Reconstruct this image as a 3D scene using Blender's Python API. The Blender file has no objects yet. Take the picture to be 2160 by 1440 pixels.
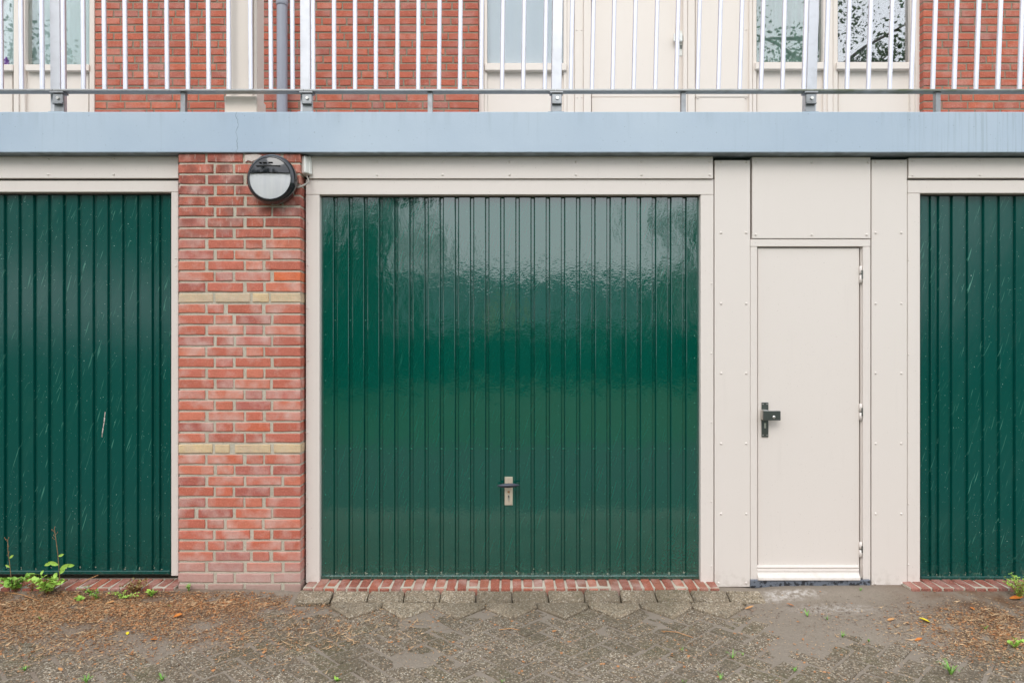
import bpy, bmesh, math, random
import numpy as np
from mathutils import Vector, Matrix
R = random.Random(7)
NR = np.random.RandomState(11)
scene = bpy.context.scene
C = scene.collection

# ------------------------------------------------------------------ camera, sky, sun, exposure
CD, CH, F = 4.03, 1.43, 1440.0          # camera distance to the garage doors, its height, focal length in photo pixels
cam = bpy.data.cameras.new('camera'); cam.sensor_width = 36; cam.lens = 24; cam.clip_start = .05; cam.clip_end = 600
camo = bpy.data.objects.new('camera', cam); C.objects.link(camo)
camo.location = (0, -CD, CH); camo.rotation_euler = (math.radians(90), 0, 0)
scene.camera = camo
SUN_EL, SUN_AZ = 44, 192                # sun high, behind the camera and a little to its left
world = bpy.data.worlds.new('World'); scene.world = world; world.use_nodes = True
wn, wl = world.node_tree.nodes, world.node_tree.links
wn.clear()
sky = wn.new('ShaderNodeTexSky'); sky.sky_type = 'NISHITA'; sky.sun_disc = False
sky.sun_elevation = math.radians(SUN_EL); sky.sun_rotation = math.radians(SUN_AZ)
sky.air_density = 1.0; sky.dust_density = 3.0; sky.ozone_density = 1.0
cloud = wn.new('ShaderNodeTexNoise'); cloud.inputs['Scale'].default_value = 2.2; cloud.inputs['Detail'].default_value = 5
ramp = wn.new('ShaderNodeValToRGB'); ramp.color_ramp.elements[0].position = .3; ramp.color_ramp.elements[1].position = .75
ramp.color_ramp.elements[0].color = (11.2, 12.0, 13.2, 1); ramp.color_ramp.elements[1].color = (14.2, 14.6, 15.2, 1)
tc = wn.new('ShaderNodeTexCoord'); wl.new(tc.outputs['Generated'], cloud.inputs['Vector']); wl.new(cloud.outputs['Fac'], ramp.inputs['Fac'])
mixc = wn.new('ShaderNodeMix'); mixc.data_type = 'RGBA'; mixc.inputs['Factor'].default_value = .86
bg = wn.new('ShaderNodeBackground'); bg.inputs['Strength'].default_value = .14
wo = wn.new('ShaderNodeOutputWorld')
wl.new(sky.outputs['Color'], mixc.inputs[6]); wl.new(ramp.outputs['Color'], mixc.inputs[7])
wl.new(mixc.outputs[2], bg.inputs['Color']); wl.new(bg.outputs['Background'], wo.inputs['Surface'])
sl = bpy.data.lights.new('sun', 'SUN'); sl.energy = 1.05; sl.angle = math.radians(28); sl.color = (1, .965, .92)
so = bpy.data.objects.new('sun', sl); C.objects.link(so)
az = math.radians(SUN_AZ); el = math.radians(SUN_EL)
sd = Vector((math.sin(az)*math.cos(el), math.cos(az)*math.cos(el), math.sin(el)))
so.rotation_euler = (-sd).to_track_quat('-Z', 'Y').to_euler(); so.location = (-2, -8, 12)
scene.view_settings.view_transform = 'Standard'; scene.view_settings.look = 'None'
scene.view_settings.exposure = 0.16; scene.view_settings.gamma = 1; scene.view_settings.use_curve_mapping = False
scene.cycles.max_bounces = 8; scene.cycles.use_denoising = True

# ------------------------------------------------------------------ helpers
def lin(r, g, b):
    f = lambda c: (c/255/12.92) if c/255 <= .04045 else ((c/255+.055)/1.055)**2.4
    return (f(r), f(g), f(b), 1)
def PX(px, y): return (px-1080)*(y+CD)/F
def PZ(py, y): return CH-(py-720)*(y+CD)/F

class NT:
    """tiny wrapper for building a procedural material"""
    def __init__(s, name):
        s.m = bpy.data.materials.new(name); s.m.use_nodes = True
        s.n = s.m.node_tree.nodes; s.l = s.m.node_tree.links; s.n.clear()
        s.out = s.n.new('ShaderNodeOutputMaterial'); s.b = s.n.new('ShaderNodeBsdfPrincipled')
        s.l.new(s.b.outputs[0], s.out.inputs[0]); s._p = None
    def pos(s):
        if s._p is None: s._p = s.n.new('ShaderNodeNewGeometry').outputs['Position']
        return s._p
    def put(s, sock, v):
        if hasattr(v, 'is_output') : s.l.new(v, sock)
        else: sock.default_value = v
    def mapping(s, scale=(1, 1, 1), rot=(0, 0, 0), vec=None):
        m = s.n.new('ShaderNodeMapping'); s.l.new(vec or s.pos(), m.inputs['Vector'])
        m.inputs['Scale'].default_value = scale; m.inputs['Rotation'].default_value = rot
        return m.outputs[0]
    def slant(s, deg, scale):
        return s.mapping(scale, (0, 0, 0), s.mapping((1, 1, 1), (0, math.radians(-deg), 0)))
    def noise(s, scale, detail=3, vec=None, rough=.55):
        n = s.n.new('ShaderNodeTexNoise'); s.l.new(vec or s.pos(), n.inputs['Vector'])
        n.inputs['Scale'].default_value = scale; n.inputs['Detail'].default_value = detail; n.inputs['Roughness'].default_value = rough
        return n.outputs['Fac']
    def vor(s, scale, vec=None, out='Color'):
        n = s.n.new('ShaderNodeTexVoronoi'); s.l.new(vec or s.pos(), n.inputs['Vector']); n.inputs['Scale'].default_value = scale
        return n.outputs[out]
    def ramp(s, fac, stops, const=False):
        n = s.n.new('ShaderNodeValToRGB'); s.l.new(fac, n.inputs[0]); cr = n.color_ramp
        if const: cr.interpolation = 'CONSTANT'
        while len(cr.elements) < len(stops): cr.elements.new(.5)
        for e, (p, c) in zip(cr.elements, stops):
            e.position = p; e.color = c if not isinstance(c, (int, float)) else (c, c, c, 1)
        return n.outputs[0]
    def mix(s, fac, a, b, mode='MIX'):
        n = s.n.new('ShaderNodeMix'); n.data_type = 'RGBA'; n.blend_type = mode
        s.put(n.inputs[0], fac); s.put(n.inputs[6], a); s.put(n.inputs[7], b)
        return n.outputs[2]
    def math(s, op, a, b=0.0, clamp=False):
        n = s.n.new('ShaderNodeMath'); n.operation = op; n.use_clamp = clamp
        s.put(n.inputs[0], a); s.put(n.inputs[1], b); return n.outputs[0]
    def sep(s, v):
        n = s.n.new('ShaderNodeSeparateXYZ'); s.l.new(v, n.inputs[0]); return n.outputs
    def band(s, v, a, b):
        n = s.n.new('ShaderNodeMapRange'); s.l.new(v, n.inputs[0]); n.inputs[1].default_value = a; n.inputs[2].default_value = b
        n.interpolation_type = 'SMOOTHSTEP'
        return n.outputs[0]
    def rnd(s): return s.n.new('ShaderNodeObjectInfo').outputs['Random']
    def bump(s, h, dist, strength=1.0, prev=None):
        n = s.n.new('ShaderNodeBump'); s.l.new(h, n.inputs['Height']); n.inputs['Distance'].default_value = dist; n.inputs['Strength'].default_value = strength
        if prev is not None: s.l.new(prev, n.inputs['Normal'])
        return n.outputs[0]
    def set(s, **k):
        for key, v in k.items(): s.put(s.b.inputs[key.replace('_', ' ')], v)
        return s.m

def blob(t, px, py, y, rx, rz):
    """0..1 spot on a surface round a place given in metres"""
    m = t.n.new('ShaderNodeMapping'); t.l.new(t.pos(), m.inputs['Vector']); m.vector_type = 'POINT'
    m.inputs['Location'].default_value = (-px/rx, -y/.5, -py/rz); m.inputs['Scale'].default_value = (1/rx, 2, 1/rz)
    g = t.n.new('ShaderNodeTexGradient'); g.gradient_type = 'SPHERICAL'; t.l.new(m.outputs[0], g.inputs[0])
    return g.outputs['Fac']

# ------------------------------------------------------------------ materials
def mat_paint(name, col, rough=.35, grime=.25, wave=.0006, spec=.5):
    t = NT(name)
    n1 = t.noise(1.3, 4); n2 = t.noise(60, 3)
    c = t.mix(t.ramp(n1, [(.25, 0), (.85, .3)]), col, tuple(x*.95 for x in col[:3])+(1,))
    z = t.sep(t.pos())[2]
    lo = t.math('MULTIPLY', t.ramp(t.noise(24, 6), [(.48, 0), (.68, 1)]), t.math('SUBTRACT', 1.0, t.band(z, .0, .13)))
    c = t.mix(t.math('MULTIPLY', lo, grime*1.1, True), c, lin(140, 122, 98))
    st = t.noise(9, 4, t.mapping((3, 3, .25)))
    c = t.mix(t.ramp(st, [(.6, 0), (.85, grime*.3)]), c, lin(160, 152, 140))
    speck = t.ramp(t.noise(150, 1), [(.74, 0), (.77, grime*1.2)])
    c = t.mix(speck, c, lin(110, 95, 80))
    nb = t.bump(n2, .00012)
    return t.set(Base_Color=c, Roughness=t.ramp(n1, [(.3, rough*.85), (.8, rough*1.2)]), Normal=nb, Specular_IOR_Level=spec)
M = {}
M['cream'] = mat_paint('cream_paint', lin(222, 213, 205), .34)
M['cream2'] = mat_paint('cream_paint_upper', lin(222, 211, 200), .35, .12)
M['white'] = mat_paint('white_plastic', lin(222, 222, 216), .4, .5)
M['fascia'] = mat_paint('dark_gap_fill', lin(60, 60, 58), .6, .1)

def mat_blue():
    t = NT('blue_grey_concrete_paint')
    x, y, z = t.sep(t.pos())
    n1 = t.noise(.8, 4); c = t.mix(t.ramp(n1, [(.3, 0), (.7, 1)]), lin(160, 177, 194), lin(180, 194, 206))
    runs = t.noise(10, 5, t.mapping((3.5, 1, .12)))
    c = t.mix(t.ramp(runs, [(.6, 0), (.85, .35)]), c, lin(132, 146, 156))
    right = t.math('MULTIPLY', t.band(x, 1.9, 2.9), t.ramp(t.noise(34, 4, t.mapping((2.5, 1, .06))), [(.5, 0), (.72, .45)]))
    c = t.mix(right, c, lin(120, 136, 140))
    c = t.mix(t.ramp(t.noise(95, 1), [(.735, 0), (.76, .8)]), c, lin(96, 108, 118))
    crack = t.math('ABSOLUTE', t.math('SUBTRACT', t.math('ADD', x, t.math('MULTIPLY', t.noise(26, 5, t.mapping((.2, .2, 1))), .05)), PX(500, -.116)+.025))
    c = t.mix(t.math('MULTIPLY', t.math('SUBTRACT', 1.0, t.band(crack, .0, .0038)), t.ramp(t.noise(16, 3), [(.35, .15), (.6, .85)])), c, lin(98, 112, 124))
    c = t.mix(t.math('MULTIPLY', t.band(z, 2.62, 2.74), t.ramp(t.noise(11, 4, t.mapping((2, 1, .15))), [(.5, 0), (.75, .4)])), c, lin(150, 164, 176))
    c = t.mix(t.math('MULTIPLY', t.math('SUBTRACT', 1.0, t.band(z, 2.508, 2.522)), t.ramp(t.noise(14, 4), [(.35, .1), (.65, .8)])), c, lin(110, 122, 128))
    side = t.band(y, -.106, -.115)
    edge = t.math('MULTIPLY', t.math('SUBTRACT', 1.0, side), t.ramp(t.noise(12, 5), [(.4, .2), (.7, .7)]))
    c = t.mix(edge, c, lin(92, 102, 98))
    nb = t.bump(t.noise(6, 4), .0022); nb = t.bump(t.noise(120, 3), .0003, 1, nb)
    return t.set(Base_Color=c, Roughness=.42, Normal=nb, Specular_IOR_Level=.45)
M['blue'] = mat_blue()

def mat_door(name, base, scr, wav, rough, ior=1.45, cior=1.8):
    t = NT(name)
    x, y, z = t.sep(t.pos())
    c = t.mix(t.noise(1.6, 3), base, tuple(v*1.25 for v in base[:3])+(1,))
    # fine slanting scratches and faded patches
    s1 = t.noise(30, 2, t.slant(17, (3.4, 1, .18)))
    s2 = t.noise(22, 2, t.slant(27, (5.0, 1, .26)))
    msk = t.ramp(t.noise(3, 3), [(.35, .12), (.75, 1)])
    c = t.mix(t.math('MULTIPLY', t.ramp(s1, [(.66, 0), (.72, scr)]), msk), c, lin(84, 150, 130))
    c = t.mix(t.math('MULTIPLY', t.ramp(s2, [(.69, 0), (.74, scr*.8)]), msk), c, lin(70, 132, 116))
    c = t.mix(t.ramp(t.noise(5, 4, t.slant(22, (2.2, 1, .5))), [(.55, 0), (.8, scr*.28)]), c, lin(48, 96, 84))
    c = t.mix(t.ramp(t.noise(130, 1), [(.775, 0), (.79, min(1, scr*1.1))]), c, lin(150, 190, 176))
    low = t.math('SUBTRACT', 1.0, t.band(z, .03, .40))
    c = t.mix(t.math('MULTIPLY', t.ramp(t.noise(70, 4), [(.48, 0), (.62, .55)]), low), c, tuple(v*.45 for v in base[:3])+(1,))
    low2 = t.math('SUBTRACT', 1.0, t.band(z, .03, .13))
    c = t.mix(t.math('MULTIPLY', t.ramp(t.noise(55, 5), [(.56, 0), (.7, .4)]), low2), c, lin(128, 140, 118))
    # sheet metal is a little dished and the paint has orange peel: this breaks the mirror image
    nb = t.bump(t.noise(1, 3, t.mapping((6, 1, 3.2))), wav)
    nb = t.bump(t.noise(48, 2, t.mapping((1, 1, 1.4))), .00016, 1, nb); nb = t.bump(t.noise(95, 2), .00022, 1, nb)
    drops = t.math('MULTIPLY', t.ramp(t.noise(160, 2), [(.5, 0), (.62, 1)]), low)
    nb = t.bump(drops, .0006, .5, nb)
    rr = t.math('ADD', t.ramp(t.noise(2.5, 3), [(.3, rough*.7), (.8, rough*1.3)]), t.math('MULTIPLY', low, .12))
    return t.set(Base_Color=c, Roughness=rr, Normal=nb, IOR=ior, Coat_Weight=1.0, Coat_Roughness=rough*.8, Coat_IOR=cior, Coat_Normal=nb)
M['green'] = mat_door('glossy_green_paint', (.0001, .064, .045, 1), .18, .0026, .045)
M['green_old'] = mat_door('scratched_green_paint', (.0001, .056, .045, 1), .85, .0012, .2, 1.33, 1.35)
t = NT('green_rivet'); M['rivet'] = t.set(Base_Color=(.02, .16, .11, 1), Roughness=.15, IOR=1.7)
t = NT('rivet_white'); M['grime'] = t.set(Base_Color=t.mix(t.noise(90), lin(196, 192, 172), lin(110, 124, 104)), Roughness=.8)

def mat_brick(name, stops, white, dirt_top=False, base_white=False, spots=True, yscale=1):
    t = NT(name)
    r = t.rnd(); x, y, z = t.sep(t.pos())
    c = t.ramp(r, stops)
    n1 = t.noise(22, 5); n2 = t.noise(140, 3)
    c = t.mix(t.ramp(n1, [(.35, .0), (.75, .5)]), c, tuple(v*.62 for v in stops[len(stops)//2][1][:3])+(1,))
    c = t.mix(t.ramp(n2, [(.45, 0), (.7, .35)]), c, lin(226, 150, 124))
    c = t.mix(t.ramp(t.noise(230, 2), [(.62, 0), (.72, .5)]), c, lin(92, 42, 34))
    off = t.math('ADD', t.noise(9, 5), t.math('MULTIPLY', r, .12))
    c = t.mix(t.ramp(off, [(.52, 0), (.80, white)]), c, lin(205, 186, 176))
    if dirt_top:
        top = t.band(z, 1.75, 2.35)
        c = t.mix(t.math('MULTIPLY', top, t.ramp(t.noise(14, 4), [(.42, 0), (.66, .75)])), c, lin(112, 70, 62))
        c = t.mix(t.math('MULTIPLY', t.ramp(t.noise(42, 3, t.mapping((1.5, 1, .3))), [(.6, 0), (.72, .5)]), top), c, lin(206, 196, 184))
    if base_white:
        lo = t.math('SUBTRACT', 1.0, t.band(z, .06, .24))
        c = t.mix(t.math('MULTIPLY', lo, .75), c, t.mix(t.noise(30, 4), lin(172, 140, 132), lin(196, 172, 164)))
        lo = t.math('SUBTRACT', 1.0, t.band(z, .0, .07))
        c = t.mix(t.math('MULTIPLY', lo, .6), c, lin(150, 132, 120))
    nb = t.bump(t.noise(60, 5), .0022); nb = t.bump(n2, .0012, 1, nb)
    return t.set(Base_Color=c, Roughness=.88, Normal=nb, Specular_IOR_Level=.25)
def stops(*cs): return [(i/(len(cs)-1) if len(cs) > 1 else 0, lin(*c)) for i, c in enumerate(cs)]
M['brick_pier'] = mat_brick('pier_brick', stops((156, 86, 76), (192, 110, 92), (176, 94, 76), (204, 122, 98), (160, 88, 80), (186, 114, 104), (196, 102, 74)), .62, True, True)
M['brick_orange'] = mat_brick('orange_brick', stops((206, 104, 66), (210, 110, 70)), .15)
M['brick_yellow'] = mat_brick('yellow_brick', stops((210, 188, 146), (204, 184, 148), (196, 180, 152), (214, 192, 150)), .35)
M['brick_upper'] = mat_brick('upper_brick', stops((172, 94, 76), (182, 96, 75), (160, 86, 72), (190, 102, 77), (166, 86, 70), (156, 90, 80)), .24)
M['brick_sill'] = mat_brick('sill_brick', stops((164, 96, 76), (146, 84, 68), (132, 82, 70), (172, 102, 78), (118, 86, 74)), .45)
M['brick_sill_dull'] = mat_brick('dull_sill_brick', stops((140, 84, 72), (128, 82, 72), (150, 90, 76)), .3)
def mat_mortar(name, a, b):
    t = NT(name)
    c = t.mix(t.noise(7, 5), lin(*a), lin(*b)); c = t.mix(t.ramp(t.noise(220, 2), [(.55, 0), (.7, .5)]), c, tuple(v*.5 for v in lin(*a)[:3])+(1,))
    nb = t.bump(t.noise(110, 5), .0035)
    return t.set(Base_Color=c, Roughness=.95, Normal=nb, Specular_IOR_Level=.1)
M['mortar'] = mat_mortar('pale_mortar', (170, 162, 144), (208, 200, 184))
M['mortar_up'] = mat_mortar('grey_mortar', (132, 126, 110), (150, 140, 122))

def metal(name, col, rough, metallic=1.0, grime=.2):
    t = NT(name)
    c = t.mix(t.ramp(t.noise(18, 5), [(.5, 0), (.78, grime)]), col, lin(96, 94, 84))
    nb = t.bump(t.noise(70, 3), .0001)
    return t.set(Base_Color=c, Roughness=t.ramp(t.noise(8, 3), [(.3, rough), (.8, rough*1.4)]), Metallic=metallic, Normal=nb)
M['alu'] = metal('satin_aluminium', (.70, .70, .75, 1), .38, .75, .10)
M['alu_dull'] = metal('weathered_aluminium', (.34, .35, .36, 1), .42, .9, .45)
M['alu_post'] = metal('anodised_post', (.60, .61, .64, 1), .45, .75, .15)
M['steel'] = metal('worn_steel', (.13, .145, .135, 1), .32, .85, .5)
M['steel_bright'] = metal('bright_steel', (.72, .70, .66, 1), .28, 1, .1)
M['brass_plate'] = metal('champagne_plate', (.62, .54, .42, 1), .42, .55, .25)
M['dark_lever'] = metal('dark_cast_lever', (.05, .055, .075, 1), .30, .4, .3)
t = NT('algae_rail'); x, y, z = t.sep(t.pos())
g = t.math('MULTIPLY', t.band(x, .7, 1.6), t.ramp(t.noise(7, 5, t.mapping((1, 1, 3))), [(.42, .1), (.65, .85)]))
t.put(t.b.inputs['Base Color'], t.mix(g, t.mix(t.noise(30, 4), (.46, .47, .47, 1), (.30, .30, .29, 1)), lin(92, 100, 62)))
M['rail'] = t.set(Metallic=t.math('SUBTRACT', .75, g), Roughness=.45)
t = NT('grey_pvc'); M['pvc'] = t.set(Base_Color=t.mix(t.noise(6, 4, t.mapping((1, 1, .3))), lin(150, 152, 160), lin(138, 140, 150)), Roughness=.4)
t = NT('black_plastic')
M['black'] = t.set(Coat_IOR=1.45, Base_Color=t.mix(t.ramp(t.noise(30, 4, t.mapping((2, 2, .3))), [(.55, 0), (.8, .25)]), (.010, .012, .016, 1), lin(90, 96, 104)), Roughness=.10, Coat_Weight=.6, IOR=1.45, Normal=t.bump(t.noise(12, 2), .0006))
t = NT('frosted_glass')
M['frost'] = t.set(Base_Color=t.mix(t.noise(14, 3, t.mapping((4, 4, .5))), lin(190, 192, 196), lin(212, 212, 210)), Roughness=.25, Subsurface_Weight=.3, Subsurface_Radius=(.02, .02, .02), Coat_Weight=.4)
t = NT('slate_threshold')
M['slate'] = t.set(Base_Color=t.mix(t.ramp(t.noise(48, 4), [(.5, 0), (.56, 1)]), lin(104, 110, 120), lin(44, 46, 52)), Roughness=.5, Normal=t.bump(t.noise(50, 4), .002))
t = NT('cable_sleeve'); M['cable'] = t.set(Base_Color=lin(158, 154, 146), Roughness=.6)
def mat_glass(name, refl, fm=1.6):
    t = NT(name); t.n.remove(t.b)
    tr = t.n.new('ShaderNodeBsdfTransparent'); tr.inputs[0].default_value = (.97, .98, .985, 1)
    gl = t.n.new('ShaderNodeBsdfGlossy'); gl.inputs['Roughness'].default_value = .01
    lw = t.n.new('ShaderNodeFresnel'); lw.inputs[0].default_value = 1.5
    f = t.math('ADD', t.math('MULTIPLY', lw.outputs[0], fm), refl, True)
    nb = t.bump(t.noise(1.2, 1), .0004); t.l.new(nb, gl.inputs['Normal'])
    mx = t.n.new('ShaderNodeMixShader'); t.l.new(f, mx.inputs[0]); t.l.new(tr.outputs[0], mx.inputs[1]); t.l.new(gl.outputs[0], mx.inputs[2])
    t.l.new(mx.outputs[0], t.out.inputs[0]); return t.m
M['glass'] = mat_glass('window_glass', .0, .9); M['glass_dark'] = mat_glass('double_glazing', .20); M['glass_mid'] = mat_glass('curtained_glazing', .09)
def mat_cloth(name, a, b):
    t = NT(name); return t.set(Base_Color=t.mix(t.noise(5, 3, t.mapping((4, 1, .2))), lin(*a), lin(*b)), Roughness=.9)
M['curtain_teal'] = mat_cloth('teal_curtain', (222, 240, 236), (206, 230, 226))
M['pane_sky'] = mat_cloth('pale_sky_tone', (240, 248, 252), (232, 242, 250))
M['curtain_green'] = mat_cloth('sage_curtain', (186, 216, 204), (166, 200, 188))
t = NT('dim_room'); M['room'] = t.set(Base_Color=lin(110, 118, 120), Roughness=.9)
t = NT('purple_plastic'); M['purple'] = t.set(Base_Color=lin(150, 84, 200), Roughness=.3)

# ground: exposed-aggregate concrete pavers and the dirt that has washed over them
def aggregate(t, dark, mid, moss=.5):
    v1 = t.sep(t.vor(185))[0]; v2 = t.sep(t.vor(110))[1]; n = t.noise(3.2, 5)
    c = t.mix(t.noise(28, 5), dark, mid)
    c = t.mix(t.ramp(v1, [(0, 0), (.60, 0), (.62, .55), (.82, .55), (.84, 0)], True), c, lin(158, 140, 118))
    c = t.mix(t.ramp(v1, [(0, 0), (.86, .0), (.875, .85)], True), c, lin(206, 196, 178))
    c = t.mix(t.ramp(v1, [(0, .5), (.16, 0)], True), c, lin(58, 54, 48))
    c = t.mix(t.ramp(v2, [(0, 0), (.90, .0), (.91, .7)], True), c, lin(176, 160, 138))
    c = t.mix(t.ramp(v2, [(0, .45), (.12, 0)], True), c, lin(70, 62, 56))
    c = t.mix(t.ramp(t.noise(1.7, 6), [(.42, 0), (.66, .5)]), c, lin(86, 76, 62))
    c = t.mix(t.math('MULTIPLY', t.ramp(n, [(.48, 0), (.7, moss)]), t.ramp(t.noise(60, 4), [(.4, .2), (.6, 1)])), c, lin(86, 84, 52))
    return c
def mat_paver(name, dark, mid, moss):
    t = NT(name); c = aggregate(t, lin(*dark), lin(*mid), moss)
    c = t.mix(t.math('MULTIPLY', t.rnd(), .36), c, lin(84, 76, 64))
    nb = t.bump(t.vor(150, out='Distance'), .0022); nb = t.bump(t.noise(60, 5), .004, .8, nb)
    return t.set(Base_Color=c, Roughness=.8, Normal=nb, Specular_IOR_Level=.3)
M['paver'] = mat_paver('aggregate_paver', (103, 92, 77), (128, 115, 98), .7)
M['paver_light'] = mat_paver('pale_aggregate_slab', (134, 120, 100), (162, 147, 124), .35)
t = NT('sandy_dirt'); x, y, z = t.sep(t.pos())
c = aggregate(t, lin(116, 102, 86), lin(136, 122, 104), .6)
fine = t.mix(t.noise(170, 3), lin(124, 114, 103), lin(146, 135, 121))
c = t.mix(t.ramp(t.noise(5, 5), [(.40, 1.0), (.62, .85)]), c, fine)
near = t.math('SUBTRACT', 1.0, t.band(t.math('MULTIPLY', y, -1.0), .15, .75))
lft = t.math('SUBTRACT', 1.0, t.band(x, -2.3, -1.0)); rgt = t.band(x, 1.9, 2.7)
br = t.math('MULTIPLY', t.math('ADD', lft, rgt, True), t.math('ADD', near, .25, True))
br = t.math('MULTIPLY', br, t.ramp(t.noise(7, 6), [(.36, .15), (.6, 1)]))
c = t.mix(t.math('MULTIPLY', br, .9), c, t.mix(t.noise(80, 4), lin(78, 56, 40), lin(120, 88, 62)))
for (bx_, by_, rx_, ry_) in ((1.50, -.17, .28, .07), (1.30, -.16, .06, .10), (1.74, -.33, .30, .09), (1.62, -.14, .2, .05)):
    m_ = t.n.new('ShaderNodeMapping'); t.l.new(t.pos(), m_.inputs[0]); m_.inputs['Location'].default_value = (-bx_/rx_, -by_/ry_, 0); m_.inputs['Scale'].default_value = (1/rx_, 1/ry_, 0)
    g_ = t.n.new('ShaderNodeTexGradient'); g_.gradient_type = 'SPHERICAL'; t.l.new(m_.outputs[0], g_.inputs[0])
    c = t.mix(t.math('MULTIPLY', t.ramp(g_.outputs['Fac'], [(.0, 0), (.9, .8)]), t.ramp(t.noise(34, 7, None, .7), [(.44, 0), (.66, .85)])), c, lin(212, 206, 200))
M['dirt'] = t.set(Base_Color=c, Roughness=.9, Normal=t.bump(t.noise(150, 4), .003, 1, t.bump(t.noise(30, 5), .006)), Specular_IOR_Level=.25)
t = NT('yard_ground'); M['yard'] = t.set(Base_Color=t.mix(t.noise(14, 6), lin(66, 62, 58), lin(84, 78, 72)), Roughness=.9)
t = NT('lawn_grass'); M['lawn'] = t.set(Base_Color=t.mix(t.noise(6, 6), (.03, .085, .015, 1), (.05, .12, .02, 1)), Roughness=.9)
def mat_leaf(name, a, b, sc=3, trans=.2):
    t = NT(name); m = t.set(Base_Color=t.mix(t.ramp(t.noise(sc, 4), [(.3, 0), (.7, 1)]), a, b), Roughness=.55, Specular_IOR_Level=.35); return m
M['leaf1'] = mat_leaf('tree_leaves', (.035, .085, .018, 1), (.075, .13, .03, 1), 1.5)
M['leaf2'] = mat_leaf('dark_tree_leaves', (.022, .06, .02, 1), (.05, .095, .03, 1), 1.5)
M['leaf3'] = mat_leaf('olive_tree_leaves', (.07, .09, .022, 1), (.12, .12, .03, 1), 1.5)
M['bark'] = mat_leaf('bark', (.07, .055, .04, 1), (.11, .09, .07, 1), 9)
M['weed'] = mat_leaf('weed_leaves', lin(104, 148, 52), lin(150, 190, 84), 40)
M['weed_lime'] = mat_leaf('lime_leaves', lin(132, 176, 66), lin(176, 208, 98), 40)
M['weed_red'] = mat_leaf('reddish_leaves', lin(150, 84, 72), lin(150, 150, 84), 55)
M['stem_dry'] = mat_leaf('dry_stem', lin(120, 88, 62), lin(160, 124, 84), 40)
M['blade'] = mat_leaf('grass_blades', lin(86, 140, 50), lin(136, 180, 84), 60)
M['leaf_yellow'] = mat_leaf('yellow_leaf', lin(222, 196, 34), lin(236, 214, 60), 60)
M['leaf_rust'] = mat_leaf('rusty_leaf', lin(188, 98, 40), lin(206, 134, 62), 60)
M['leaf_tan'] = mat_leaf('tan_leaf', lin(206, 158, 104), lin(176, 120, 76), 60)
for nm, a, b in (('lit1', (112, 78, 54), (146, 104, 72)), ('lit2', (176, 142, 106), (204, 174, 136)), ('lit3', (74, 54, 42), (100, 74, 56)), ('lit4', (160, 108, 70), (186, 132, 86))):
    M[nm] = mat_leaf('litter_'+nm, lin(*a), lin(*b), 50)
M['house'] = mat_paint('far_render', lin(158, 178, 184), .7, .1); M['house_pale'] = mat_paint('far_cream', lin(198, 190, 150), .7, .1)
t = NT('roof_felt'); M['roof'] = t.set(Base_Color=lin(84, 96, 104), Roughness=.7)

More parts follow.
